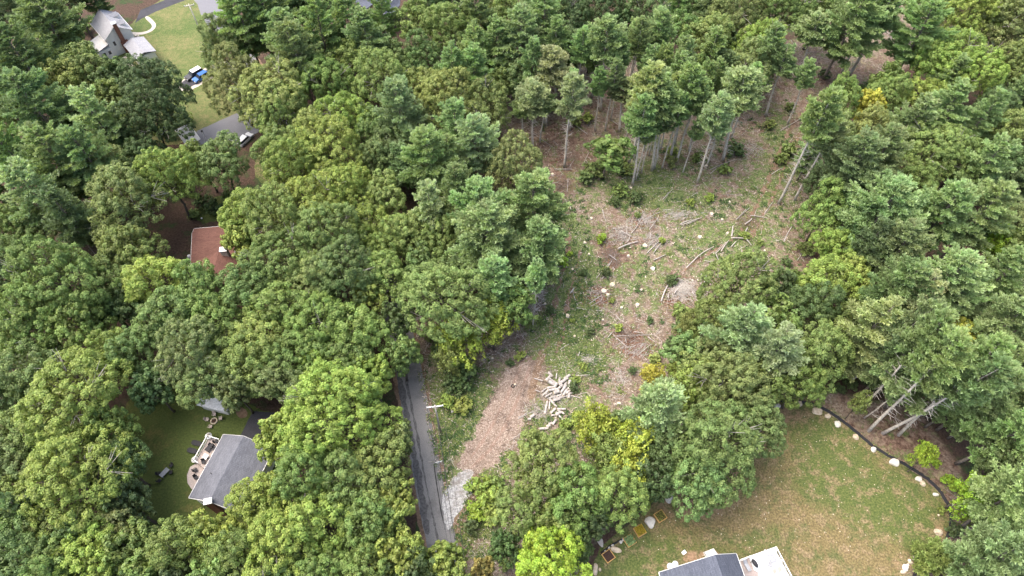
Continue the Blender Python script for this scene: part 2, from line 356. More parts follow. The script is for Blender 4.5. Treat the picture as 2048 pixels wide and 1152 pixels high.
# ------------------------------------------------------------ ground
CLEAR = [(1000, 330), (1000, 230), (1040, 150), (1110, 110), (1180, 60), (1300, 110), (1420, 190), (1500, 170), (1560, 90), (1680, 40), (1760, -20), (1850, -20),
         (1850, 110), (1740, 190), (1680, 240), (1640, 300), (1680, 380), (1640, 480), (1600, 600), (1480, 620), (1420, 700), (1360, 780), (1380, 900),
         (1250, 1010), (1180, 1100), (1160, 1220), (960, 1220), (905, 1130), (885, 1020), (862, 900), (840, 760), (820, 640), (900, 600), (1000, 600), (1060, 520), (1080, 430), (1040, 380)]
EDGE_E = [(1560, 770), (1700, 790), (1840, 820), (1930, 950), (1960, 1100), (1900, 1160), (1750, 1200), (1780, 1100), (1870, 1060), (1860, 990), (1700, 870), (1560, 820)]
def build_ground():
    xs = np.concatenate([[-4000, -1200, -500, -300], np.arange(-230, 231, 1.0), [300, 500, 1200, 4000]])
    ys = np.concatenate([[-4000, -1000, -300, -60], np.arange(-20, 261, 1.0), [330, 500, 1200, 6000]])
    X, Y = np.meshgrid(xs, ys); P = np.stack([X.ravel(), Y.ravel()], 1); nx, ny = len(xs), len(ys)
    def w(poly): return [G(*p)[:2] for p in poly]
    m = (in_poly(P, w(CLEAR)) | in_poly(P, w(EDGE_E))).astype(float).reshape(ny, nx)
    for _ in range(3):
        q = m.copy(); q[1:-1, 1:-1] = (m[1:-1, 1:-1] * 2 + m[:-2, 1:-1] + m[2:, 1:-1] + m[1:-1, :-2] + m[1:-1, 2:]) / 6; m = q
    R = m.ravel()
    Gm = 0.20 + soft(P, [(1150, 560, 5, 16, .5), (1130, 680, 4, 9, .5), (1130, 500, 4, 8, .5), (1290, 560, 10, 9, .25), (1420, 490, 9, 6, .3), (1530, 380, 6, 10, .3), (1560, 280, 4, 12, .35),
                         (890, 850, 4, 12, .45), (940, 800, 5, 6, .45), (960, 1000, 4, 8, .6), (1180, 720, 6, 4, .35), (1270, 360, 14, 6, .3), (1340, 400, 14, 6, .3), (1500, 470, 8, 5, .3),
                         (1080, 680, 3, 5, .3), (900, 760, 3, 8, .3), (1330, 300, 14, 8, .15), (1150, 830, 5, 4, .35), (1200, 930, 5, 6, .2), (1770, 950, 5, 4, .3)])
    Bm = soft(P, [(1130, 290, 9, 9, .8), (1060, 300, 6, 8, .7), (1230, 200, 8, 10, .6), (1300, 340, 16, 7, .5), (1180, 590, 4, 3, .9), (1360, 590, 4, 4, .8), (1230, 520, 4, 4, .6),
                  (1260, 690, 4, 3, .6), (1650, 160, 12, 12, .5), (1540, 260, 4, 10, .5), (1060, 560, 2, 8, .4), (1850, 920, 8, 6, .6), (1780, 860, 9, 4, .6), (1610, 520, 4, 8, .4), (980, 760, 4, 4, .3), (1080, 720, 3, 3, .7)])
    idx = np.arange(nx * ny).reshape(ny, nx)
    F_ = np.stack([idx[:-1, :-1], idx[:-1, 1:], idx[1:, 1:], idx[1:, :-1]], -1).reshape(-1, 4)
    me = bpy.data.meshes.new('ground')
    me.vertices.add(len(P)); me.vertices.foreach_set('co', np.column_stack([P, np.zeros(len(P))]).astype(np.float32).ravel())
    me.loops.add(len(F_) * 4); me.loops.foreach_set('vertex_index', F_.astype(np.int32).ravel())
    me.polygons.add(len(F_)); me.polygons.foreach_set('loop_start', np.arange(0, len(F_) * 4, 4, dtype=np.int32))
    a = me.color_attributes.new('Col', 'FLOAT_COLOR', 'POINT')
    a.data.foreach_set('color', np.column_stack([R, np.clip(Gm, 0, 1), np.clip(Bm, 0, 1), np.ones(len(P))]).astype(np.float32).ravel())
    me.update(calc_edges=True); me.materials.append(M['ground'])
    o = link('ground', me); o['kind'] = 'structure'
build_ground()

def strip_px(pts, wid):
    """polyline in photo pixels -> closed outline (photo pixels) of a strip wid metres wide"""
    w = [G(*p).to_2d() for p in pts]; l, r = [], []
    for i, p in enumerate(w):
        t = (w[min(i + 1, len(w) - 1)] - w[max(i - 1, 0)]).normalized(); n = Vector((-t.y, t.x))
        l.append(p + n * wid / 2); r.append(p - n * wid / 2)
    return [PX(q.x, q.y, 0)[:2] for q in l + r[::-1]]
ROAD = [(350, -80), (415, 10), (452, 50), (495, 128), (590, 260), (690, 400), (765, 540), (800, 660), (820, 750), (833, 830), (847, 910), (862, 990), (878, 1060), (900, 1160), (930, 1300)]
sheet('road_shoulder', strip_px(ROAD, 6.4), 0.006, M['dirt'], 0.35)
sheet('road', strip_px(ROAD, 5.0), 0.012, M['asphalt'], 0.07)
tr = [(802, 700), (818, 790), (833, 860), (845, 930), (858, 1000), (872, 1060), (890, 1150)]
sheet('road_tar_line', strip_px(tr, 0.3), 0.018, M['rutseal'], 0.3)
tr = [(792, 720), (806, 800), (819, 860), (830, 920), (845, 1000), (856, 1070)]
sheet('road_tar_line', strip_px(tr, 0.9), 0.0155, M['rutseal'], 0.5)
tr = [(868, 930), (878, 1000), (890, 1060)]
sheet('road_tar_line', strip_px(tr, 0.22), 0.0182, M['seal'], 0.12)
sheet('road', [(380, -40), (430, -40), (455, 20), (505, 120), (470, 110), (425, 66), (402, 30)], 0.016, M['asphalt_pale'], 0.05, round_=False).name = 'road_junction'
sheet('lawn', [(262, 40), (350, -20), (400, -10), (425, 60), (445, 110), (470, 200), (490, 240), (400, 272), (330, 300), (240, 240), (220, 120)], 0.008, M['lawn_green'], 0.3)
sheet('driveway', [(270, 46), (281, 20), (330, 0), (372, -20), (390, -6), (350, 8), (310, 24), (284, 37)], 0.016, M['asphalt_dark'], 0.05, round_=False)
sheet('footpath', strip_px([(292, 33), (302, 42), (309, 50), (306, 58), (294, 65), (276, 68), (262, 66)], 1.15), 0.020, M['concrete'], 0.05)
sheet('driveway_edging', [(350, 178), (372, 152), (408, 138), (448, 120), (462, 132), (425, 156), (378, 184)], 0.014, M['concrete'], 0.2)
sheet('driveway', [(354, 174), (375, 155), (408, 142), (448, 124), (456, 132), (420, 153), (376, 178)], 0.020, M['asphalt_dark'], 0.1)
sheet('driveway', [(380, 292), (394, 262), (440, 241), (500, 215), (530, 225), (520, 262), (470, 292)], 0.014, M['asphalt_pale'], 0.12, round_=False)
sheet('lawn', [(520, 300), (560, 300), (560, 360), (520, 370), (505, 340)], 0.008, M['lawn_dry'], 0.3)
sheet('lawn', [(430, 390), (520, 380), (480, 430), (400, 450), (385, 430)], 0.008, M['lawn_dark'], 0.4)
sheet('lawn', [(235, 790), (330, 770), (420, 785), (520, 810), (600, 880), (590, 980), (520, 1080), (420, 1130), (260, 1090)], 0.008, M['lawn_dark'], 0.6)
sheet('driveway', [(470, 890), (506, 822), (570, 826), (575, 900), (520, 930)], 0.014, M['asphalt_dark'], 0.15, round_=False)
sheet('bare_patch', [(466, 815), (480, 812), (498, 822), (494, 836), (476, 836)], 0.015, M['dirt'], 0.25)
sheet('bare_patch', [(512, 836), (540, 838), (544, 848), (516, 846)], 0.019, M['dirt'], 0.15)
def lawn_attr(P):
    r = 0.47 + soft(P, [(1540, 900, 6, 4, .35), (1440, 1010, 7, 6, .5), (1620, 1040, 7, 7, .35), (1500, 1000, 6, 6, .3), (1690, 1120, 8, 7, .35), (1760, 1140, 6, 6, .3),
                        (1660, 950, 7, 9, -.42), (1560, 960, 3, 3, -.1), (1800, 1020, 5, 6, -.35), (1840, 1060, 4, 5, -.35), (1260, 1110, 7, 4, -.45), (1400, 1080, 8, 4, -.35), (1560, 1070, 5, 4, -.25),
                        (1700, 1000, 6, 5, -.2), (1640, 880, 6, 3, -.2), (1360, 1040, 6, 4, .3)])
    g = soft(P, [(1400, 1000, 5, 4, .75), (1470, 930, 3, 5, .5), (1580, 830, 5, 2.5, .6), (1330, 980, 3, 4, .6), (1700, 880, 5, 1.5, .35), (1400, 1115, 4, 1.2, .9), (1530, 870, 3, 2, .5), (1880, 1060, 1.5, 4, .5), (1810, 1130, 3, 2, .5)])
    return np.stack([np.clip(r, 0, 1), np.clip(g, 0, 1), 0 * r], 1)
sheet('lawn', [(1165, 1200), (1192, 1100), (1240, 1065), (1290, 1020), (1340, 950), (1400, 880), (1480, 812), (1560, 798), (1610, 804), (1680, 838), (1750, 892), (1850, 957), (1898, 1012), (1902, 1045), (1886, 1092),
               (1850, 1115), (1800, 1160), (1720, 1300), (1250, 1300)], 0.008, M['lawn_dry'], 0.25, 0.8, lawn_attr)
sheet('wood_chip_track', [(1030, 728), (1078, 716), (1074, 760), (1056, 800), (1046, 850), (1018, 890), (990, 932), (955, 950), (912, 942), (916, 918), (940, 885), (960, 838), (985, 795), (1003, 758)], 0.012, M['chips'], 0.95)
for k_ in ([(1062, 730), (1040, 790), (1012, 850), (980, 900), (940, 938)], [(1044, 730), (1016, 790), (985, 850), (955, 900), (928, 930)]): sheet('wheel_rut', strip_px(k_, .55), 0.0165, M['rut'], 0.3)
sheet('bare_patch', strip_px([(1090, 700), (1075, 730), (1068, 770), (1060, 800)], 1.6), 0.016, M['dirt'], 0.4)
for k_ in ([(1088, 705), (1104, 660), (1108, 610), (1122, 560), (1135, 500), (1140, 450)], [(1112, 705), (1128, 660), (1134, 610), (1150, 555), (1160, 500)], [(1480, 470), (1520, 400), (1545, 340), (1568, 280), (1600, 225), (1660, 180)], [(1500, 480), (1545, 400), (1566, 340), (1588, 285), (1620, 232)], [(1360, 545), (1420, 505), (1480, 470)]): sheet('wheel_rut', strip_px(k_, .7), 0.006, M['dirt'], 0.75)
sheet('bare_patch', strip_px([(950, 948), (940, 990), (922, 1030), (905, 1068)], 3.4), 0.008, M['dirt'], 0.5)
sheet('gravel_apron', [(928, 934), (950, 946), (946, 984), (926, 1016), (908, 1040), (896, 1066), (884, 1040), (884, 1004), (896, 968)], 0.018, M['gravel'], 0.6)

# ------------------------------------------------------------ foliage prototypes
def lumps_cloud(r, R, Hc, z0, nlobe, lump_r, density, flat=1.0, lobe_f=0.42):
    """points on a crown of overlapping boughs; returns centres and outward directions of leaf lumps"""
    lobes = []
    for i in range(nlobe):
        a = 2.39996 * i + r.uniform(0, .8); e = math.asin(min(1, max(-.25, 1 - (i + .5) * 1.22 / nlobe)))
        f = r.uniform(.52, .72)
        c = np.array([math.cos(a) * math.cos(e) * R * f, math.sin(a) * math.cos(e) * R * f, z0 + Hc * .42 + math.sin(e) * Hc * .5 * f / .62])
        lobes.append((c + np.array([0, 0, r.uniform(-.1, .1) * Hc]), R * lobe_f * r.uniform(.62, 1.22)))
    lobes.append((np.array([0, 0, z0 + Hc * .5]), R * .5))
    P, D = [], []
    for j, (c, rad) in enumerate(lobes):
        n = int(4 * math.pi * rad * rad * density)
        d = unit(r.normal(size=(n, 3))); d = d[d[:, 2] > -.45]
        p = c + d * rad * np.array([1, 1, flat]) * r.uniform(.85, 1.08, (len(d), 1))
        keep = np.ones(len(p), bool)
        for k, (c2, r2) in enumerate(lobes):
            if k != j: keep &= np.linalg.norm((p - c2) / np.array([1, 1, flat]), axis=1) > r2 * .86
        P.append(p[keep]); D.append(d[keep])
    return np.concatenate(P), np.concatenate(D), lobes
def leaf_crown(name, seed, R, Hc, z0, nlobe, lump_r=.62, nleaf=42, density=.85, leaf=.19, flat=.85, m='leaf', lobe_f=.42, drop=0.0):
    r = np.random.default_rng(seed)
    P, D, lobes = lumps_cloud(r, R, Hc, z0, nlobe, lump_r, density, flat, lobe_f)
    kk = np.array([mnoise.noise(Vector((p[0] * 3.2 / R ** .7, p[1] * 3.2 / R ** .7, p[2] * .5 + seed))) for p in P]) > -.24; P, D = P[kk], D[kk]
    if drop:
        k = r.random(len(P)) > drop; P, D = P[k], D[k]
    n = len(P); lr = lump_r * r.uniform(.65, 1.3, n); lv = r.random(n); lh = r.random(n)
    d = unit(r.normal(size=(n, nleaf, 3)) + D[:, None] * .75 + np.array([0, 0, .35]))
    pos = P[:, None] + d * lr[:, None, None] * r.uniform(.6, 1.08, (n, nleaf, 1))
    nrm = unit(d + r.normal(size=d.shape) * .42 + np.array([0, 0, .25]))
    col = np.stack([np.clip(lv[:, None] * .5 + r.random((n, nleaf)) * .5, 0, 1), np.clip(lh[:, None] * .6 + r.random((n, nleaf)) * .4, 0, 1)], -1)
    pos, nrm, col = pos.reshape(-1, 3), nrm.reshape(-1, 3), col.reshape(-1, 2)
    L = leaf * r.uniform(.7, 1.35, len(pos))
    V = rhombi(pos, nrm, L, L * r.uniform(.5, .75, len(pos)), r=r)
    # sparse inner leaves so that the crown is not hollow
    m2 = int(len(P) * 5); q = []
    for c, rad in lobes:
        k = max(20, m2 // len(lobes)); dd = unit(r.normal(size=(k, 3))); q.append(c + dd * rad * .8 * r.random((k, 1)) ** .4)
    q = np.concatenate(q); V2 = rhombi(q, unit(r.normal(size=q.shape)), leaf * 1.9, leaf * 1.2, r=r)
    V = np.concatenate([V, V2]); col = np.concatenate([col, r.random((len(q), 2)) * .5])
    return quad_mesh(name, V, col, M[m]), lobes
def leaf_trunk(name, seed, H, z0, lobes, r0, m='bark'):
    r = random.Random(seed); b = MB()
    top = z0 + (H - z0) * .45
    pts = [(r.uniform(-.02, .02) * H * (i > 0), r.uniform(-.02, .02) * H * (i > 0), top * i / 5) for i in range(6)]
    b.tube(pts, [r0 * (1.25 if i == 0 else 1 - .13 * i) for i in range(6)], 7)
    for c, rad in lobes[:-1]:
        s = Vector(pts[r.choice((3, 4, 5))]); e = Vector(c) + Vector((0, 0, rad * .3)); mid = s.lerp(e, .5) + Vector((0, 0, -rad * .25))
        b.tube([s, mid, e], [r0 * .45, r0 * .3, r0 * .08], 4)
        for _ in range(4):
            d = Vector((r.gauss(0, 1), r.gauss(0, 1), r.gauss(.5, .6))).normalized() * rad * .85
            b.tube([mid.lerp(e, .6), Vector(c) + d * .5, Vector(c) + d], [r0 * .16, r0 * .09, r0 * .03], 3)
    nf = len(b.f)
    if r0 > .3:                                    # a few bleached dead limbs reach out of the crown
        for c, rad in r.sample(lobes[:-1], min(len(lobes) - 1, 4)):
            c = Vector(c); o = Vector((c.x, c.y, (c.z - z0) * .4)).normalized(); q = c + o * rad * .2
            for _ in range(5):
                d = (o + Vector((r.gauss(0, .45), r.gauss(0, .45), r.gauss(0, .3)))).normalized(); e = q + d * rad * r.uniform(.9, 1.4)
                b.tube([q, q.lerp(e, .5) + Vector((r.uniform(-.2, .2), r.uniform(-.2, .2), .1)), e], [.07, .05, .02], 3, False)
    me = b.mesh(name, M[m], True); me.materials.append(M['deadwood']); me.polygons.foreach_set('material_index', [0] * nf + [1] * (len(me.polygons) - nf)); return me
def pine(name, seed, H, zb, R, nb=5.6, gap=1.2, bushy=1.0, dead=0, prof=1.6, r0=.26, droop=0.0, needle=.38, pale=False):
    r = np.random.default_rng(seed); b = MB(); b2 = MB(); P, Dn, Lh, hue = [], [], [], []
    lean = r.uniform(-.02, .02, 2)
    ax = lambda z: np.array([lean[0] * z + .12 * math.sin(z * .35 + seed), lean[1] * z + .12 * math.cos(z * .3 + seed), z])
    zz = np.linspace(0, H * .985, 12)
    b.tube([ax(z) for z in zz], [r0 * (1.2 if i == 0 else (1 - .93 * i / 11)) + .015 for i in range(12)], 7)
    z = zb; w = 0
    while z < H - .3:
        t = (z - zb) / (H - zb); rad = R * (1 - t ** prof) ** .8 * (.72 + .28 * min(1, t * 5)) + .35
        k = max(3, int(round(nb * (1 - .35 * t) + r.uniform(-1, 1)))); a0 = r.uniform(0, 6.28)
        for i in range(k):
            a = a0 + i * 6.283 / k + r.uniform(-.3, .3); L = rad * r.uniform(.6, 1.32)
            o = np.array([math.cos(a), math.sin(a), 0]); side = np.array([-o[1], o[0], 0])
            rise = r.uniform(.02, .22) + .5 * t ** 2 - droop
            f = lambda s: ax(z) + o * L * s + np.array([0, 0, 1]) * L * (rise * s + .16 * s * s)
            b2.tube([f(0), f(.5), f(.96)], [.05 + .02 * L / 4, .035, .012], 3, False)
            lv = r.random(); lh = r.random()
            axes = [(f(.12), f(.6), f(1.0), L * .85)]
            for s in np.arange(.24 + r.uniform(0, .1), .93, .34 / max(1.2, L * .55)):
                for q in (-1, 1):
                    if r.random() < .12: continue
                    l2 = (.34 * L * (1.12 - s) + .22) * r.uniform(.65, 1.25) * bushy; dr = unit(o * 1.0 + side * q * r.uniform(.7, 1.2) + np.array([0, 0, r.uniform(.05, .35)]))
                    a_ = f(s); axes.append((a_, a_ + dr * l2 * .5, a_ + dr * l2 + np.array([0, 0, .12 * l2]), l2))
            for p0, p1, p2, l2 in axes:
                for s in np.linspace(.15, 1.0, max(2, int(l2 / .27))):
                    c = (1 - s) ** 2 * p0 + 2 * s * (1 - s) * p1 + s * s * p2; ax_ = unit(p2 - p0)
                    nn = 10; u = unit(r.normal(size=(nn, 3)) * .45 + ax_ * .8 + np.array([0, 0, .5]))
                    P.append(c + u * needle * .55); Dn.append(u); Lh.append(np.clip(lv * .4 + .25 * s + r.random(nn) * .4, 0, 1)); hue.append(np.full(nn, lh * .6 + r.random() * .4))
        z += gap * r.uniform(.75, 1.25) * (1 - .25 * t)
    P = np.concatenate(P); Dn = np.concatenate(Dn); col = np.stack([np.concatenate(Lh), np.concatenate(hue)], 1)
    nr = unit(np.cross(Dn, r.normal(size=Dn.shape)) + np.array([0, 0, .35])); nr = unit(nr - (nr * Dn).sum(1, keepdims=True) * Dn)
    V = rhombi(P, nr, needle * r.uniform(.75, 1.3, len(P)), needle * .27 * r.uniform(.8, 1.3, len(P)), Dn, r)
    zt = np.arange(zb + 1, H - .1, .3); cc_ = np.repeat(np.array([ax(q) for q in zt]), 8, 0); u = unit(r.normal(size=cc_.shape) * [1, 1, .5] + [0, 0, .7]); P = np.vstack([P, cc_ + u * .4]) if False else P
    for i in range(dead):                 # bare dead branches under the crown
        z = zb * (.22 + .80 * i / max(1, dead)) ; a = r.uniform(0, 6.28); L = r.uniform(.5, 2.4) * (.6 + .5 * z / zb)
        o = np.array([math.cos(a), math.sin(a), 0]); p0 = ax(z); kz = r.uniform(-.25, .35)
        b.tube([p0, p0 + o * L * .5 + [0, 0, kz * L * .5], p0 + o * L + [r.uniform(-.2, .2), r.uniform(-.2, .2), kz * L * .7]], [.045, .032, .014], 3, False)
    nf = len(b.f); off_ = len(b.v); b.v += b2.v; b.f += [tuple(i + off_ for i in f_) for f_ in b2.f]
    me = b.mesh(name + '_trunk', M['pinebark'] if pale else M['bark_grey'], True); me.materials.append(M['bark'])
    me.polygons.foreach_set('material_index', [0] * nf + [1] * (len(me.polygons) - nf))
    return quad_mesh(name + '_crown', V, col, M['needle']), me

PROTO = {}   # kind -> list of (crown mesh, trunk mesh, R, H)
def add_leafy(kind, R, H, n, seed, **k):
    for i in range(n):
        z0 = H * k.get('base', .36); nl = k.get('nl', int(6 + R * 1.5)); kk = {a: b for a, b in k.items() if a not in ('base', 'nl', 'r0')}
        me, lo = leaf_crown(f'{kind}_crown', seed + i, R, H - z0, z0, nl, **kk)
        PROTO.setdefault(kind, []).append((me, leaf_trunk(f'{kind}_trunk', seed + i, H, z0, lo, k.get('r0', .05 + R * .045)), R, H))
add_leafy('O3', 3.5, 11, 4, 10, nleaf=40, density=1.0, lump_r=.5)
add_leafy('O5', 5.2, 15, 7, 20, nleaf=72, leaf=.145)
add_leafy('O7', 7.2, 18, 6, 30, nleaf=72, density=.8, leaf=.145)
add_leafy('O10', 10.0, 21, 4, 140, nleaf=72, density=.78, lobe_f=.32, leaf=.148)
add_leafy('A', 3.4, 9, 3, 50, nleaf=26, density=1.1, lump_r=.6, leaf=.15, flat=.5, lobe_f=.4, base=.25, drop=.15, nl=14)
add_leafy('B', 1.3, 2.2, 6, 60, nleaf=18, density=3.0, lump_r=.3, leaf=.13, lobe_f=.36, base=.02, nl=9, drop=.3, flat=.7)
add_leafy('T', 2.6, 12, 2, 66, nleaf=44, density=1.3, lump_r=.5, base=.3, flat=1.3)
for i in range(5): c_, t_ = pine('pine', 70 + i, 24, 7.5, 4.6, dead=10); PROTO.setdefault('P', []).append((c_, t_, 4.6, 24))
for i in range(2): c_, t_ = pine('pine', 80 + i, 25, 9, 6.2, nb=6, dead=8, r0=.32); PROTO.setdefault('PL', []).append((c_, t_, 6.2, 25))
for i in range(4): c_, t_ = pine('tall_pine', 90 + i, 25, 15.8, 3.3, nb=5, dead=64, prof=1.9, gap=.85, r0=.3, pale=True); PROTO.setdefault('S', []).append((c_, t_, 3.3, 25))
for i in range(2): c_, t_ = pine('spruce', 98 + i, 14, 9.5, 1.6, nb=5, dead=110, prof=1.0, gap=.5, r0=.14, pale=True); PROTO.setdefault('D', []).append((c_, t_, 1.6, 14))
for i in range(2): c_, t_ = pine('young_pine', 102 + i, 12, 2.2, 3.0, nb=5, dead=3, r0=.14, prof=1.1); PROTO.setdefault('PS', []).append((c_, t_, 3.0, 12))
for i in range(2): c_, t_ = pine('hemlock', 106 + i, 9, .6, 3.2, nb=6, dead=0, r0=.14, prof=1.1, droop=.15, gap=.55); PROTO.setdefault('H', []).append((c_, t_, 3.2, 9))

COL = {'g': ((.188, .265, .076), 'mid green'), 'd': ((.100, .155, .055), 'dark green'), 'l': ((.255, .335, .078), 'light green'), 'o': ((.195, .245, .085), 'olive green'),
       'b': ((.158, .235, .080), 'blue-green'), 'q': ((.33, .40, .065), 'yellow-green'), 'y': ((.40, .41, .07), 'yellow'), 'u': ((.28, .42, .05), 'lime green'), 't': ((.30, .34, .14), 'tan-tipped'), 'r': ((.36, .30, .10), 'russet-tinged'),
       'p': ((.225, .33, .15), 'pale grey-green'), 'k': ((.235, .30, .09), 'yellowish green'), 'x': ((.265, .355, .08), 'vivid green')}
PCOL = {'g': (.27, .375, .145), 'd': (.17, .245, .105), 'l': (.33, .43, .15), 'o': (.29, .35, .16), 'b': (.265, .365, .15), 'p': (.335, .445, .215), 't': (.38, .41, .19), 'k': (.32, .40, .15)}
TREES = []   # (root, x, y, ztop, kindword, colour key, R)
def jitter(c, r=.12):
    f = random.uniform(1 - r, 1 + r); return tuple(max(.01, x * f * random.uniform(1 - r * .5, 1 + r * .5)) for x in c)
def place(kind, x, y, R, H, ck, seed=None):
    pr = random.choice(PROTO[kind]); s = R / pr[2]; sz = H / pr[3]
    con = kind in ('P', 'PL', 'S', 'D', 'PS', 'H')
    nm = {'A': 'sapling', 'B': 'shrub', 'T': 'young_tree', 'S': 'pine_tree', 'P': 'pine_tree', 'PL': 'pine_tree', 'PS': 'pine_tree', 'D': 'dead_conifer', 'H': 'hemlock'}.get(kind, 'broadleaf_tree')
    rt = empty(nm, (x, y, 0), random.uniform(0, 6.28)); q_ = random.uniform(.86, 1.1); rt.scale = (s * q_, s / q_, sz); rt.rotation_euler = (random.gauss(0, .035), random.gauss(0, .035), rt.rotation_euler[2])
    c = link('crown', pr[0], rt); t = link('trunk' if kind != 'B' else 'stem', pr[1], rt)
    col = jitter(PCOL.get(ck, COL[ck][0]) if con else COL[ck][0]); c.color = (*col, 1)
    TREES.append((rt, x, y, H, kind, ck, R)); return rt
def tree_px(cx, cy, w, T, ck, Hs=None):
    H = 17
    for _ in range(3):
        zc = H * (.72 if T in 'OAT' else .66)
        p = G(cx, cy, zc); d = PX(p.x, p.y, zc)[2]; R = w * .5 * d / FOC
        if T == 'O': H = min(22, 9.5 + R * 1.25)
        elif T == 'P': H = min(26, 15 + R * 1.7)
        elif T == 'H': H = R * 2.6
        else: H = 7.5 + R * 1.3
        if Hs: H = Hs
    kind = T
    if T == 'O': kind = 'O3' if R < 4.3 else 'O5' if R < 6.2 else 'O7' if R < 8.6 else 'O10'
    if T == 'P': kind = 'P' if R < 5.6 else 'PL'
    if T == 'P' and R < 3.0: kind = 'PS'; H = Hs or R * 4.2
    R *= .95
    place(kind, p.x, p.y, R * 1.02, H, ck)
def tree_base(bx, by, cy_top, w, kind, ck):
    p = G(bx, by); lo, hi = 2., 40.
    for _ in range(30):
        m_ = (lo + hi) / 2
        if PX(p.x, p.y, m_)[1] > cy_top: lo = m_
        else: hi = m_
    H = lo; R = w * .44 * PX(p.x, p.y, H * .8)[2] / FOC
    place(kind, p.x, p.y, R, H, ck)

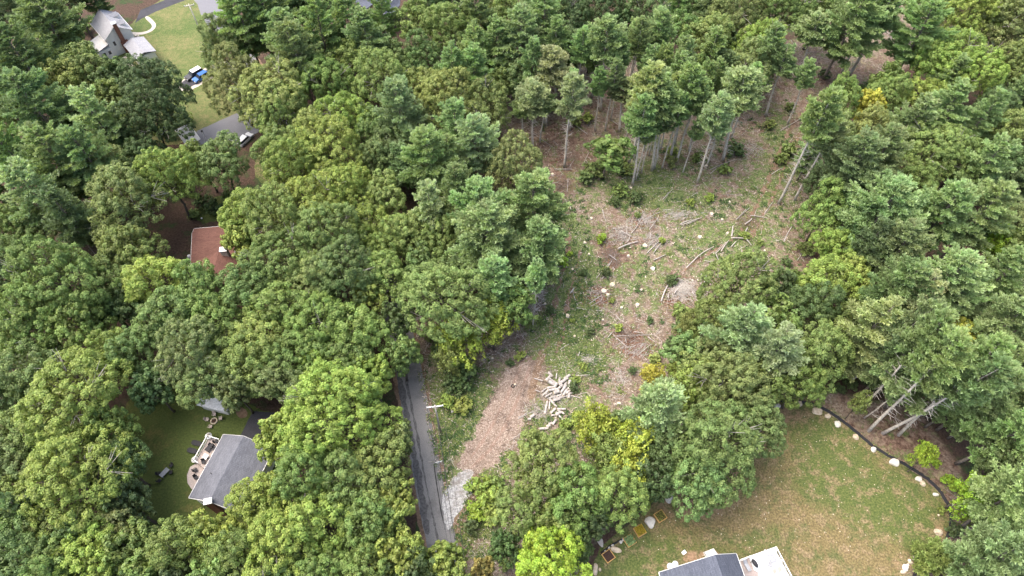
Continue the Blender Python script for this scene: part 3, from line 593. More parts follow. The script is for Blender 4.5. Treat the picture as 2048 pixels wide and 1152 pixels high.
TL = """
20 30 110 O d;98 45 135 P g;55 120 120 P d;140 0 90 O d;165 138 100 O o;212 172 70 O d;303 172 128 O d;300 235 125 O d;130 165 95 O k;70 205 130 P b;195 235 95 P p;
18 215 100 O g;35 300 110 P g;110 320 120 P b;180 305 110 P b;65 385 110 P p;125 430 90 P d;20 450 90 O g;235 335 90 O o;245 410 165 O o;335 360 125 O l;445 322 105 O b;326 300 45 P g;402 322 70 O k;
470 165 125 O o;455 90 110 O o;490 45 120 P g;535 25 120 P g;545 195 150 O k;565 235 110 O k;600 115 110 P g;575 75 90 P b;640 60 100 P g;690 40 80 P b;735 85 90 P g;580 10 110 O d;640 5 100 O d;
835 42 95 O g;905 62 120 O g;865 5 90 O d;955 30 90 P b;985 100 80 P g;720 110 100 O g;785 112 90 O b;655 165 110 O g;765 165 120 O g;845 120 90 O b;690 235 120 O l;620 270 100 O k;560 300 100 O g;
800 222 105 P p;745 265 90 O b;850 175 95 O k;900 200 120 O k;905 145 80 P b;945 150 80 P g;995 178 60 O k;970 215 110 O o;1040 85 110 P b;1085 55 110 P b;1060 135 80 P b;
780 290 100 O b;905 260 100 P b;945 290 110 P p;865 320 120 P g;1025 340 125 O o;740 315 80 O o;905 330 80 P g;
600 330 130 O l;665 305 140 O l;620 400 150 O l;690 390 130 O l;500 425 110 O l;560 440 140 O g;480 480 80 O l;765 395 95 O k;740 455 105 O l;655 475 140 O g;560 520 140 O g;825 470 105 O k;
690 545 140 O b;620 560 120 O g;765 555 105 O k;500 570 115 O b;560 620 130 O g;640 645 140 O g;720 670 130 O g;590 705 120 O g;520 690 120 O k;800 712 75 O g;860 415 95 P p;930 375 90 P b;965 425 130 P b;
975 480 160 P b;1060 425 145 P g;1070 490 110 P g;885 545 80 O b;905 600 180 O g;985 575 95 P p;850 530 80 O b;800 640 70 O d;
120 565 215 O g;60 650 150 O g;165 650 130 O g;20 520 90 O b;225 545 110 O o;310 560 125 O l;270 500 120 O g;400 575 110 O g;330 640 130 O b;430 640 120 O g;380 715 140 O o;455 700 110 O g;235 700 95 O k;
420 765 110 O o;505 735 125 O k;300 775 90 O d;560 770 110 O o;470 780 80 O o;
50 740 140 O b;150 790 200 O l;40 860 120 O g;150 960 215 O l;25 1000 110 O g;240 930 110 O d;225 850 90 O g;105 880 90 O b;255 1010 100 O d;40 1105 140 O b;120 1125 110 O g;195 1120 135 O l;285 1100 110 O g;
365 1095 130 O g;425 1075 100 O l;470 1120 130 O g;565 1090 170 O l;520 1000 130 O l;600 950 160 O g;670 815 238 O x;570 880 100 O l;748 760 92 O l;790 878 88 O o;760 935 135 O k;700 970 140 O g;
640 1050 140 O l;735 1050 130 O g;782 1020 108 O l;800 1112 105 O l;725 1130 120 O g;895 1112 80 O l;650 1140 120 O g;960 1143 55 O r;900 1160 90 O l;560 1160 110 O g;420 1160 110 O g;300 1165 110 O g;100 1180 120 O g;
1075 925 145 O g;1150 1000 140 O g;1040 1035 110 O k;1240 985 118 O k;1105 1112 150 O u;1110 1050 100 O g;1195 852 105 A q;1268 890 105 A q;1215 905 90 A k;1255 935 100 A q;918 672 110 A q;985 650 95 A q;900 720 60 A k;1235 812 60 P b;1310 808 115 P p;
1330 885 95 O b;1300 752 55 A y;1375 785 110 A x;1432 885 190 O b;1520 850 110 O b;1400 965 130 O b;1460 765 150 O o;1400 745 90 O g;1530 770 90 O g;1470 560 150 O g;1430 640 100 O g;1525 600 60 P p;1490 665 115 P p;
1560 705 110 P p;1545 640 90 O g;1380 650 60 A k;1620 615 110 O d;1640 700 130 O g;1605 765 100 O g;1650 555 125 O l;1700 560 100 O l;1665 490 90 O x;1715 340 130 P b;1650 420 100 O g;1760 425 170 P b;
1885 430 130 P b;1960 425 120 P b;1815 510 120 P b;1900 560 140 P p;1972 478 70 O u;1795 570 130 P g;1740 650 125 P k;1825 610 110 P t;1912 680 80 O y;1860 730 170 P b;1930 745 130 P g;1790 720 100 P b;
1965 790 110 P g;2010 650 120 P g;1995 560 110 P b;2035 730 100 P g;2015 860 130 P g;1985 940 110 O d;2030 1000 130 P b;2000 1110 150 P b;1876 1108 72 H x;1855 915 45 A u;1945 985 80 A u;2040 1090 110 P b;1722 806 40 A k;
1210 12 110 O d;1290 12 100 O b;1410 75 90 O k;1480 35 110 O o;1522 92 100 O l;1560 20 120 O g;1500 130 105 O o;1130 45 100 O d;1700 45 130 P g;1845 65 110 P g;1900 105 120 O l;1945 25 140 O l;2020 50 130 O o;
1880 120 100 O l;1945 150 110 O l;2025 130 110 O g;1850 112 90 O g;1690 195 80 O g;1665 255 100 O k;1742 212 65 O y;1740 262 90 O k;1845 195 90 O x;1805 240 90 P b;1890 230 90 P b;1860 305 130 O g;1925 320 120 O g;
1960 240 80 P g;2020 270 110 O g;1985 215 80 O d;1970 330 100 P b;2030 340 90 O d;1760 320 110 P b;1820 370 90 O g;1370 60 80 O b;1080 20 90 P b;1000 20 80 O g;760 20 60 P g;940 100 70 P b;
1215 300 80 T g;1640 620 60 O g;1980 20 80 O d;1640 20 90 O g;1860 0 110 O g;740 590 80 O l;1730 500 90 P d;1685 640 90 O g;1160 1100 60 O d;1180 1040 70 O d;1000 1100 70 O d;700 730 110 O g;630 770 80 O g;640 720 90 O l
"""
SL = [(1127, 335, 155, 70, 'p'), (1064, 300, 165, 75, 'o'), (1092, 250, 100, 85, 'o'), (1200, 222, 25, 80, 'b'), (1183, 196, 95, 60, 'g'), (1257, 170, 40, 55, 'b'), (1298, 190, 22, 62, 'b'), (1237, 264, 160, 58, 'o'),
      (1264, 372, 195, 70, 'b'), (1256, 332, 130, 80, 'k'), (1303, 342, 150, 85, 'g'), (1308, 338, 205, 55, 'b'), (1340, 316, 128, 70, 'g'), (1353, 322, 160, 60, 'b'), (1393, 366, 186, 66, 'p'), (1444, 322, 140, 95, 'b'),
      (1530, 232, 95, 58, 'b'), (1556, 408, 175, 80, 'g'), (1590, 400, 230, 62, 'o'), (1592, 165, 30, 75, 'b'), (1697, 155, -10, 95, 'b'), (1684, 145, 10, 60, 'g'), (1272, 360, 235, 45, 'b'), (1330, 260, 110, 60, 'g'), (1222, 240, 70, 50, 'b'), (1252, 215, 45, 48, 'g'), (1286, 300, 170, 50, 'b'), (1320, 300, 150, 50, 'k'), (1366, 345, 235, 34, 'b'), (1378, 300, 165, 50, 'g'), (1415, 330, 235, 45, 'p'),
      (1500, 215, 50, 56, 'b'), (1150, 215, 60, 56, 'g'), (1112, 190, 30, 56, 'b'), (1345, 230, 75, 52, 'b'), (1395, 205, 60, 56, 'g'), (1575, 250, 120, 46, 'b'), (1080, 285, 190, 48, 'b'), (1210, 262, 120, 40, 'p'), (1247, 300, 190, 36, 'p'), (1268, 320, 200, 42, 'b'), (1283, 345, 225, 36, 'g'), (1297, 310, 165, 44, 'p'), (1324, 335, 185, 44, 'b'), (1349, 290, 130, 44, 'p'), (1368, 270, 120, 44, 'g'),
      (1402, 262, 120, 42, 'b'), (1425, 285, 150, 42, 'p'), (1462, 275, 130, 44, 'g'), (1190, 262, 130, 40, 'g'), (1225, 190, 50, 46, 'p'), (1140, 262, 140, 40, 'p'), (1275, 235, 90, 44, 'p'), (1310, 245, 90, 44, 'k'), (1043, 292, 195, 48, 'g'),
      (1717, 824, 640, 85, 'b'), (1738, 862, 680, 95, 'g'), (1766, 868, 690, 90, 'b'), (1797, 869, 700, 95, 'g'), (1696, 768, 600, 70, 'o'), (1728, 836, 760, 40, 'g')]
for e in TL.replace('\n', '').split(';'):
    a = e.split()
    if len(a) == 5: tree_px(float(a[0]), float(a[1]), float(a[2]), a[3], a[4])
for bx, by, ty, w, ck in SL: tree_base(bx, by, ty, w, 'S', ck)
tree_base(1066, 655, 535, 42, 'D', 'p')
tree_base(1648, 340, 250, 30, 'D', 'o')

# forest between the named crowns: a lower storey wherever the photo shows closed canopy
OPEN = [[(225, -80), (345, -80), (345, 60), (225, 45)], [(1150, 1100), (1950, 1100), (1950, 1300), (1150, 1300)], [(1005, 300), (1005, 230), (1090, 200), (1170, 150), (1240, 130), (1340, 200), (1400, 190), (1500, 230), (1540, 110), (1640, 100), (1700, 90), (1770, -40), (1840, -40), (1800, 120), (1700, 180), (1640, 190), (1600, 270),
         (1580, 340), (1650, 370), (1640, 450), (1590, 560), (1500, 500), (1420, 530), (1400, 600), (1340, 640), (1340, 720), (1290, 790), (1240, 850), (1150, 1160), (960, 1160), (890, 1090), (860, 960), (810, 740), (815, 640), (1000, 690), (1060, 640), (1060, 560), (1110, 520), (1110, 430), (1070, 340)],
        [(1150, 1152), (1180, 1060), (1290, 1000), (1450, 980), (1560, 800), (1720, 780), (1850, 830), (1930, 950), (1960, 1080), (1880, 1160)],
        [(255, 790), (400, 780), (550, 815), (545, 900), (470, 1040), (380, 1075), (290, 1080), (280, 1000), (280, 900)],
        [(150, 20), (280, 60), (320, -20), (440, -20), (500, 120), (510, 240), (500, 290), (340, 300), (330, 250), (290, 100), (180, 90)], [(350, 400), (500, 370), (475, 560), (350, 550)], [(690, -20), (810, -20), (815, 90), (720, 60)], [(500, 290), (560, 290), (555, 380), (510, 380)],
        [(780, 560), (840, 560), (900, 1100), (840, 1100)]]
def fill():
    cs = 28; cov = []
    for t in TREES:
        zc = t[3] * .72; p = PX(t[1], t[2], zc); cov.append((p[0], p[1], t[6] * FOC / p[2] * .98))
    cov = np.array(cov); n = 0
    for j, cy in enumerate(range(0, 1190, cs)):
        for cx in range(-10, 2070, cs):
            x = cx + (j % 2) * cs / 2 + random.uniform(-6, 6); y = cy + random.uniform(-6, 6)
            if any(in_poly(np.array([[x, y]]), o)[0] for o in OPEN): continue
            if (np.hypot(cov[:, 0] - x, cov[:, 1] - y) < cov[:, 2]).any(): continue
            T = 'P' if (random.random() < (.55 if x > 1500 or y < 350 else .15)) else 'O'
            zc = 9.5; p = G(x, y, zc); d = PX(p.x, p.y, zc)[2]; R = random.uniform(3.4, 5.0)
            rp = R * FOC / d
            ring = np.array([[x + rp * .85 * math.cos(a), y + rp * .85 * math.sin(a) + (rp * .35 if math.sin(a) > 0 else 0)] for a in np.arange(0, 6.28, .5)])
            if any(in_poly(ring, o).sum() > 2 for o in OPEN): continue
            ck = random.choice('dddgob' if T == 'O' else 'ddgb')
            place('P' if T == 'P' else 'O3' if R < 4.2 else 'O5', p.x, p.y, R, random.uniform(12, 15) + (3 if T == 'P' else 0), ck); n += 1
            cov = np.vstack([cov, [x, y, R * FOC / d * .9]])
    print('FILL', n)
fill()
NFOREST = len(TREES)
#SECTION2
# ------------------------------------------------------------ boulders, stumps, logs
import bmesh
def rock_mesh(name, seed, m, cuts=5):
    bm = bmesh.new(); bmesh.ops.create_icosphere(bm, subdivisions=3, radius=1); r = random.Random(seed)
    pl = [(Vector((r.gauss(0, 1), r.gauss(0, 1), r.gauss(.3, .7))).normalized(), r.uniform(.55, .85)) for _ in range(cuts)]
    for v in bm.verts:
        for n, d in pl:
            k = v.co.dot(n)
            if k > d: v.co -= n * (k - d) * .9
        v.co *= 1 + .13 * mnoise.noise(v.co * 1.8 + Vector((seed, 0, 0))) + .04 * mnoise.noise(v.co * 6)
        v.co.z = max(v.co.z, -.35)
    me = bpy.data.meshes.new(name); bm.to_mesh(me); bm.free(); me.materials.append(m)
    me.polygons.foreach_set('use_smooth', [False] * len(me.polygons)); return me
RK = [rock_mesh('boulder', i, M['rock'] if i % 2 else M['rockw']) for i in range(6)]
LAB = []          # (object, description, px, py, group, category)
def later(o, desc, x, y, cat, group=None, z=0):
    p = PX(x, y, z); LAB.append((o, desc, p[0], p[1], group, cat))
BOULD = [(1555, 812, 15, 13, 1), (1598, 807, 18, 11, 0), (1635, 822, 26, 14, 0), (1656, 832, 14, 10, 0), (1676, 848, 12, 18, 1), (1712, 874, 13, 13, 0), (1748, 899, 13, 11, 1), (1790, 925, 22, 16, 1), (1838, 958, 15, 11, 1),
         (1846, 967, 12, 13, 0), (1872, 989, 12, 9, 1), (1877, 1063, 18, 16, 0), (1832, 1112, 13, 13, 0), (1828, 1118, 6, 5, 1), (1822, 1125, 11, 7, 0), (1812, 1136, 15, 14, 1), (1807, 1144, 13, 8, 0), (1816, 1130, 7, 7, 1), (1843, 1100, 7, 4, 1), (1820, 1121, 8, 6, 1),
         (1356, 954, 14, 11, 1), (1343, 987, 6, 5, 0), (1339, 998, 19, 16, 1), (1301, 1045, 24, 22, 1), (1232, 1098, 24, 13, 0), (1242, 1084, 8, 6, 1), (1246, 1079, 6, 6, 1), (1191, 1138, 12, 22, 0), (1200, 1139, 6, 7, 0), (1225, 1090, 6, 5, 1), (1218, 1095, 5, 5, 1), (1210, 1101, 5, 4, 1), (1878, 1030, 5, 4, 0),
         (1906, 1009, 6, 4, 1), (1517, 832, 8, 8, 0), (905, 822, 8, 8, 1), (1306, 537, 11, 9, 1), (1318, 527, 5, 4, 1)]
for px, py, w, h, k in BOULD:
    p = G(px, py, .2); s = PX(p.x, p.y, 0)[2] / FOC
    o = link('boulder', random.choice([q for i, q in enumerate(RK) if i % 2 != k]), None, (p.x, p.y, .12)); o.scale = (w * s * .49, h * s * .54, min(w, h) * s * .34); o.rotation_euler[2] = random.uniform(-.3, .3)
    d = ('large' if w * h > 300 else 'small' if w * h < 90 else 'mid-sized') + (' whitish' if k else ' cream tan') + ' boulder'
    later(o, d, p.x, p.y, 'boulder', 'boulders around the dry lawn' if px > 1180 and py > 780 else 'loose pale stones')
# pebbles sprinkled over the dry lawn
V = []; lawnpx = [(1240, 1100), (1350, 1010), (1500, 860), (1600, 820), (1840, 980), (1880, 1060), (1780, 1140)]
pp = rng.uniform((1230, 820), (1890, 1150), (900, 2)); pp = pp[in_poly(pp, lawnpx)][:260]
P = np.array([list(G(a, b, .02)) for a, b in pp]); sz = rng.uniform(.03, .11, len(P))
V = rhombi(P, unit(rng.normal(size=P.shape) * .2 + [0, 0, 1]), sz, sz * .8)
m_, nt_, b_ = mat('pebble'); b_.inputs['Base Color'].default_value = (.62, .56, .46, 1)
o = link('lawn_pebbles', quad_mesh('lawn_pebbles', V, rng.random((len(V), 2)), m_)); props(o, 'pale pebbles scattered over the curved dry lawn', 'pebbles', None, 'stuff')

def stump(px, py, w=.42):
    w *= .78
    p = G(px, py, .2); b = MB(); r = random.Random(px); h = r.uniform(.2, .38); n = 12; ra = [w * r.uniform(.85, 1.15) for _ in range(n)]
    ring = lambda z, k: [(math.cos(6.283 * i / n) * ra[i] * k, math.sin(6.283 * i / n) * ra[i] * k, z) for i in range(n)]
    R0, R1 = ring(0, 1.35), ring(h, 1); b.v = R0 + R1; b.f = [(i, (i + 1) % n, n + (i + 1) % n, n + i) for i in range(n)]
    rt = empty('tree_stump', (p.x, p.y, 0)); b.obj('bark', M['logbark'], rt)
    c = MB(); c.poly(ring(h + .01, .97), .03); c.obj('cut_face', M['cut'], rt)
    later(rt, 'pale freshly cut tree stump', p.x, p.y, 'tree stump', 'cut stumps in the clearing')
for q in [(1290, 491, .6), (1400, 473, .5), (1424, 427, .5), (1458, 403, .45), (1444, 439, .3), (1170, 484, .4), (1135, 631, .5), (1225, 568, .62), (1208, 581, .62), (1275, 609, .48), (1183, 436, .35), (1283, 579, .3), (1243, 615, .35),
          (1413, 331, .4), (1105, 348, .4), (1178, 508, .3), (1206, 639, .25), (1145, 538, .3), (1090, 607, .3), (1257, 511, .35), (1149, 672, .3), (1238, 806, .4), (1216, 589, .4), (1030, 769, .25), (985, 716, .3), (1455, 466, .35), (1385, 560, .25), (1530, 500, .3), (1170, 590, .35), (1262, 375, .35)]:
    stump(*q)

def log(p0, p1, r0, r1, z0, z1, desc, cat, group, name='felled_log', cut=True, bend=.0, m='logbark'):
    a = G(*p0) if len(p0) == 2 else Vector(p0); b_ = G(*p1) if len(p1) == 2 else Vector(p1)
    if len(p0) == 2: a.z = z0; b_.z = z1
    mid = (a + b_) / 2; L = (b_ - a); rt = empty(name, mid)
    n = 5; off = L.normalized().cross(Vector((0, 0, 1))) * L.length * bend
    pts = [a.lerp(b_, i / n) - mid + off * math.sin(math.pi * i / n) + Vector((0, 0, random.uniform(-.02, .02))) for i in range(n + 1)]
    MB().tube(pts, [r0 + (r1 - r0) * i / n for i in range(n + 1)], 8, False).obj('bark', M[m], rt, True)
    if cut:
        c = MB(); d0 = (pts[0] - pts[1]).normalized(); d1 = (pts[-1] - pts[-2]).normalized()
        c.tube([pts[0] - d0 * .02, pts[0] + d0 * .012], [r0 * .97] * 2, 8); c.obj('cut_end', M['cut'], rt)
        if r1 > .08: c = MB(); c.tube([pts[-1] - d1 * .02, pts[-1] + d1 * .012], [r1 * .97] * 2, 8); c.obj('cut_end', M['cut'], rt)
    later(rt, desc, mid.x, mid.y, cat, group); return rt
def zc(base, sc, segs): return [((base[0] + a / sc, base[1] + b / sc), (base[0] + c / sc, base[1] + d / sc)) for a, b, c, d in segs]
SEG = zc((1060, 320), 4.8, [(300, 315, 308, 410), (308, 430, 312, 490), (330, 375, 370, 445), (385, 430, 392, 490), (365, 190, 355, 320), (205, 230, 270, 224), (95, 125, 180, 215), (110, 240, 240, 226), (300, 530, 445, 530),
     (840, 870, 1030, 795), (735, 1050, 830, 900), (635, 1150, 760, 1000), (690, 1148, 800, 1040), (760, 930, 835, 975), (780, 680, 910, 655), (925, 625, 930, 705), (870, 700, 970, 745), (930, 800, 960, 740), (965, 720, 1060, 580),
     (1080, 590, 1248, 505), (1100, 610, 1160, 575), (1140, 685, 1230, 560), (1118, 905, 1240, 785), (1185, 900, 1245, 830), (1150, 765, 1160, 700), (380, 75, 425, 5), (240, 105, 400, 95)])
SEG += zc((1300, 420), 5.758, [(925, 347, 1130, 340), (930, 325, 948, 200), (1065, 325, 1115, 220), (1090, 350, 1165, 410), (930, 437, 990, 365), (810, 495, 905, 355), (750, 515, 870, 380), (1085, 180, 1170, 110), (1190, 95, 1225, 0),
     (985, 130, 1100, 0), (1145, 80, 1350, 100), (750, 530, 815, 635), (620, 605, 790, 620), (545, 548, 730, 437), (405, 695, 545, 550), (340, 180, 480, 120), (350, 200, 560, 110), (420, 180, 600, 85), (505, 30, 545, 75),
     (0, 470, 140, 340), (35, 510, 165, 350), (40, 585, 175, 525), (160, 870, 210, 805), (125, 1065, 205, 870), (205, 1035, 210, 960), (575, 930, 585, 745), (600, 910, 645, 760), (590, 935, 680, 960), (270, 985, 360, 885),
     (300, 1045, 355, 1010), (380, 945, 400, 990), (480, 950, 510, 995)])
SEG += zc((1100, 540), 6.024, [(240, 300, 290, 220), (275, 265, 335, 440), (320, 460, 445, 485), (475, 410, 620, 320), (560, 490, 630, 500), (790, 545, 850, 610), (840, 660, 905, 745), (700, 810, 750, 755), (765, 790, 940, 950),
     (800, 800, 1240, 790), (1010, 750, 1120, 775), (905, 820, 920, 890), (1090, 930, 1120, 885), (1080, 1005, 1210, 910), (1180, 810, 1260, 870), (670, 285, 740, 300), (340, 1040, 360, 990), (485, 445, 580, 390)])
SEG += zc((1020, 700), 6.4, [(850, 330, 1018, 332), (100, 885, 380, 768), (105, 866, 235, 800), (860, 585, 980, 548), (780, 590, 900, 620), (320, 515, 390, 540), (870, 80, 890, 30)])
SEG += zc((1408, 320), 3.2, [(205, 385, 290, 312), (385, 345, 440, 270), (510, 525, 560, 430), (595, 645, 640, 560), (430, 95, 500, 55), (40, 90, 120, 30)])
SEG += [((1938, 958), (1990, 1012)), ((1925, 1046), (1955, 1072)), ((1640, 275), (1665, 262)), ((1560, 262), (1600, 240)), ((1060, 262), (1110, 300)), ((1165, 335), (1182, 300)), ((1395, 385), (1365, 405)), ((1240, 360), (1262, 352)), ((1420, 340), (1470, 322)),
        ((1120, 700), (1138, 690)), ((898, 838), (913, 848)), ((1150, 250), (1175, 270)), ((1220, 240), (1250, 262)), ((1700, 260), (1730, 240)), ((1325, 400), (1345, 380)), ((1205, 420), (1212, 445)), ((1610, 200), (1640, 215)), ((1765, 60), (1790, 75)), ((1775, 20), (1800, 12))]
BIG = {27, 28, 29, 30, 31, 32, 34, 50, 53, 54, 40, 41, 55, 59, 9}
for i, (a, b_) in enumerate(SEG):
    L = (G(*a) - G(*b_)).length; r0 = .15 if i in BIG else random.uniform(.06, .11)
    z = r0 + (random.uniform(.15, .7) if 9 <= i < 60 else .05)
    d = ('thick' if r0 > .15 else 'slim') + (' long' if L > 5 else ' short' if L < 2.2 else '') + random.choice([' grey', ' pale grey']) + ' felled log lying on the clearing floor'
    log(a, b_, r0 * random.uniform(.9, 1.2), r0 * random.uniform(.45, .8), z, r0 + random.uniform(0, .4), d, 'log', 'felled logs scattered over the clearing', bend=random.uniform(-.04, .04), m=random.choice(['logbark', 'deadwood']))
# the heap of sawn log rounds beside the wood chip track
def pile_log(px, py, zz, L, r, ang, tilt=0.0):
    c = G(px, py, zz); c.z = zz; d = Vector((math.cos(ang) * math.cos(tilt), math.sin(ang) * math.cos(tilt), math.sin(tilt))) * L / 2
    a, b_ = c - d, c + d; rt = log(tuple(a), tuple(b_), r, r * random.uniform(.85, 1), 0, 0, 'short thick sawn log', 'log', 'sawn logs in the heap beside the wood chip track', 'sawn_log')
    d_, *r_ = LAB.pop(); LAB.append((rt, ('stout' if r > .29 else 'slim' if r < .18 else 'mid-thick') + (' stubby' if L < 1.15 else ' long' if L > 1.7 else '') + ' sawn log', *r_[1:])); return rt
PILE = []
for px, py, L, r, a in [(1101, 749, 1.2, .26, -50), (1096, 757, 1.3, .3, 50), (1104, 766, 1.6, .36, -30), (1111, 771, 1.1, .3, 60), (1101, 775, 1.4, .22, 5), (1107, 779, 1.9, .24, 8), (1113, 784, 1.1, .38, 20), (1124, 764, 1.7, .32, 40), (1127, 778, 1.9, .25, 55),
                        (1139, 770, 1.9, .36, 80), (1135, 753, 1.2, .28, 35), (1132, 757, .8, .25, 0), (1119, 760, 1.0, .22, 80), (1145, 758, .8, .24, -30), (1130, 785, 1.5, .26, 60), (1136, 784, 1.1, .24, 40), (1138, 792, .9, .28, 85), (1120, 790, 1.2, .2, 25),
                        (1113, 799, 1.4, .3, 15), (1104, 803, 1.3, .24, -50), (1097, 790, 1.5, .16, 30), (1091, 785, 1.8, .14, 50), (1088, 780, 1.2, .14, 40), (1094, 783, 1.3, .15, 65), (1109, 809, 1.2, .18, -45), (1092, 815, 2.6, .2, 78), (1099, 811, 1.6, .16, 85),
                        (1123, 818, 1.6, .22, 0), (1117, 827, 1.2, .3, 35), (1119, 832, 2.0, .18, -50), (1106, 822, 1.4, .24, 45), (1110, 830, 1.5, .18, 10), (1109, 844, 1.3, .24, 55), (1101, 847, .8, .22, 10), (1097, 852, .8, .28, 20), (1088, 857, 1.6, .25, 5), (1065, 832, .9, .3, 30), (1059, 838, .6, .25, 10),
                        (1129, 770, 1.2, .2, 50), (1116, 794, 1.8, .14, 10), (1126, 794, 2.2, .12, 15), (1108, 793, 2.6, .12, 20), (1077, 759, 1.8, .12, -20), (1113, 752, 1.1, .14, 85), (1142, 786, .9, .2, 20), (1121, 773, 1.1, .25, 50), (1107, 762, 2.0, .15, -35), (1122, 824, 1.4, .2, -30)]:
    near = 1 - min(1, math.hypot((px - 1115) / 34, (py - 775) / 30))
    r *= 1.08; PILE.append(pile_log(px, py, r + near * .55 + random.uniform(0, .15), L, r, math.radians(a), random.uniform(-.12, .12)))

def brush(px, py, rx, ry, n, h, desc, red=0, seed=0, ang=None, m='deadwood'):
    c = G(px, py); r = random.Random(seed); b = MB()
    for i in range(int(n * 1.6)):
        x, y = max(-.8, min(.8, r.gauss(0, .42))) * rx, max(-.8, min(.8, r.gauss(0, .42))) * ry; k = max(0, 1 - math.hypot(x / rx, y / ry)); z = .08 + h * k * r.random()
        a = r.uniform(0, 6.28) if ang is None else ang + r.gauss(0, .45); L = r.uniform(.6, 2.3); d = Vector((math.cos(a), math.sin(a), r.uniform(-.2, .2))) * L / 2; rr = r.uniform(.014, .045)
        p = Vector((x, y, z)); b.tube([p - d, p + Vector((r.uniform(-.1, .1), r.uniform(-.1, .1), .05)), p + d], [rr, rr * .8, rr * .4], 3, False)
    o = empty('brush_pile', (c.x, c.y, 0)); b.obj('twigs', M[m if seed % 3 else 'brushwood'], o)
    if red:
        P = np.stack([rng.normal(0, .45, red) * rx, rng.normal(0, .45, red) * ry, rng.uniform(.02, .3, red) * h], 1)
        V = rhombi(P, unit(rng.normal(size=P.shape) + [0, 0, .8]), .16, .05); ch = link('dry_needles', quad_mesh('dry_needles', V, rng.random((red, 2)), M['drylitter']), o)
    later(o, desc, c.x, c.y, 'brush pile', 'brush piles in the clearing'); return o
def attr_mat(name, lo, hi, mid=None):
    m, nt, b = mat(name); at = N(nt, 'ShaderNodeAttribute', attribute_name='Col'); sep = N(nt, 'ShaderNodeSeparateColor'); nt.links.new(at.outputs['Color'], sep.inputs[0])
    setc(nt, b, ramp(nt, sep.outputs[0], [(0, lo), (.55, mid or tuple((x + y) / 2 for x, y in zip(lo, hi))), (1, hi)])); b.inputs['Roughness'].default_value = .9; return m
M['drylitter'] = attr_mat('dry_needles', (.12, .045, .028), (.34, .16, .10))
M['debris'] = attr_mat('debris', (.12, .08, .06), (.70, .62, .54), (.34, .26, .21))
M['weed'] = attr_mat('weed', (.05, .08, .02), (.29, .32, .11), (.135, .175, .05))
M['darkweed'] = attr_mat('dark_weed', (.025, .055, .016), (.12, .17, .06), (.055, .10, .03))
brush(1365, 580, 3.4, 3.2, 420, .9, 'large grey brush pile of fanned branches', 1500, 1, -.4)
brush(1345, 592, 2.6, 3.2, 70, .5, 'reddish brush pile of needles and sticks', 2600, 2)
brush(1255, 672, 3.6, 1.8, 110, .6, 'low brush pile under crossed poles', 1400, 3)
brush(1275, 700, 3.6, 2.4, 90, .4, 'flat reddish brush pile', 2200, 4, .7)
brush(1190, 590, 3.8, 2.8, 60, .3, 'rusty red brush patch with cut rounds', 3200, 5)
brush(1222, 512, 2.2, 3.4, 130, .6, 'narrow slanting brush row', 1200, 6, .9)
brush(1240, 470, 4.0, 3.2, 140, .7, 'grey brush tangle with upright log', 900, 7)
brush(1285, 440, 4.2, 3.2, 130, .6, 'reddish brush tangle', 1300, 8)
brush(1120, 375, 4.2, 4.6, 150, .7, 'dark brush tangle among green leaves', 1400, 9)
brush(1305, 480, 2.4, 3.0, 80, .5, 'small pale brush heap', 100, 10, .8)
brush(1360, 430, 4.2, 1.8, 90, .4, 'long low brush row of parallel poles', 100, 11, .6)
brush(1495, 445, 3.4, 3.4, 90, .5, 'brush heap inside crossed logs', 600, 12)
brush(1110, 790, 3.2, 2.2, 90, .5, 'twiggy brush around the sawn logs', 0, 13)
brush(1078, 825, 3.0, 2.4, 80, .4, 'scattered twig heap below the sawn logs', 0, 14)
brush(1085, 450, 1.8, 4.5, 90, .4, 'grey twig strip along the forest edge', 0, 15)
brush(1060, 600, 3.4, 5.0, 120, .3, 'grey twig litter under the bare spruce', 200, 16)
brush(1240, 755, 2.6, 2.2, 60, .3, 'low mauve brush heap', 300, 17)
brush(1135, 320, 4.5, 4, 90, .4, 'pinkish brush slope behind the bare pine', 600, 18)
brush(1180, 720, 2.0, 1.4, 50, .25, 'small pale twig heap on green growth', 0, 19)
brush(1790, 70, 5, 10, 150, .4, 'distant brush row in the far cutting', 600, 20)
brush(1540, 190, 3, 7, 90, .4, 'brush at the foot of the leaning pine', 400, 21)
brush(1500, 300, 4, 4, 90, .4, 'pale brush tangle behind the track', 200, 22)
brush(1935, 1010, 3, 3.4, 60, .4, 'dead branches beyond the black fence', 100, 23)

# loose ground litter and herbs nobody could count
def scatter(poly, n, z=0.0):
    a = np.array(poly); q = rng.uniform(a.min(0), a.max(0), (int(n * 2.4), 2)); q = q[in_poly(q, poly)][:n]
    u = (q[:, 0] - 1024) / FOC; v = (576 - q[:, 1]) / FOC; t = -ALT / (v * st - ct); return np.stack([u * t, (v * ct + st) * t, np.full(len(q), z)], 1), q
CL = [(1000, 330), (1000, 230), (1040, 190), (1170, 130), (1240, 130), (1420, 190), (1500, 200), (1560, 90), (1680, 60), (1760, -20), (1840, -20), (1820, 110), (1700, 200), (1610, 300), (1660, 380), (1620, 500), (1560, 600), (1440, 620), (1380, 720),
      (1310, 850), (1240, 1000), (1150, 1120), (960, 1140), (905, 1060), (865, 900), (835, 740), (860, 660), (1000, 640), (1060, 520), (1080, 430), (1040, 380)]
def off_track(P, q):
    k = in_poly(q, [(1035, 725), (1078, 718), (1072, 762), (1046, 850), (985, 932), (950, 946), (925, 1020), (900, 1062), (884, 1040), (884, 1000), (925, 940), (915, 920), (960, 838), (1003, 758)]); return P[~k], q[~k]
P, q = off_track(*scatter(CL, 34000, .06)); n = len(P); L = rng.uniform(.06, .5, n) ** 1.3
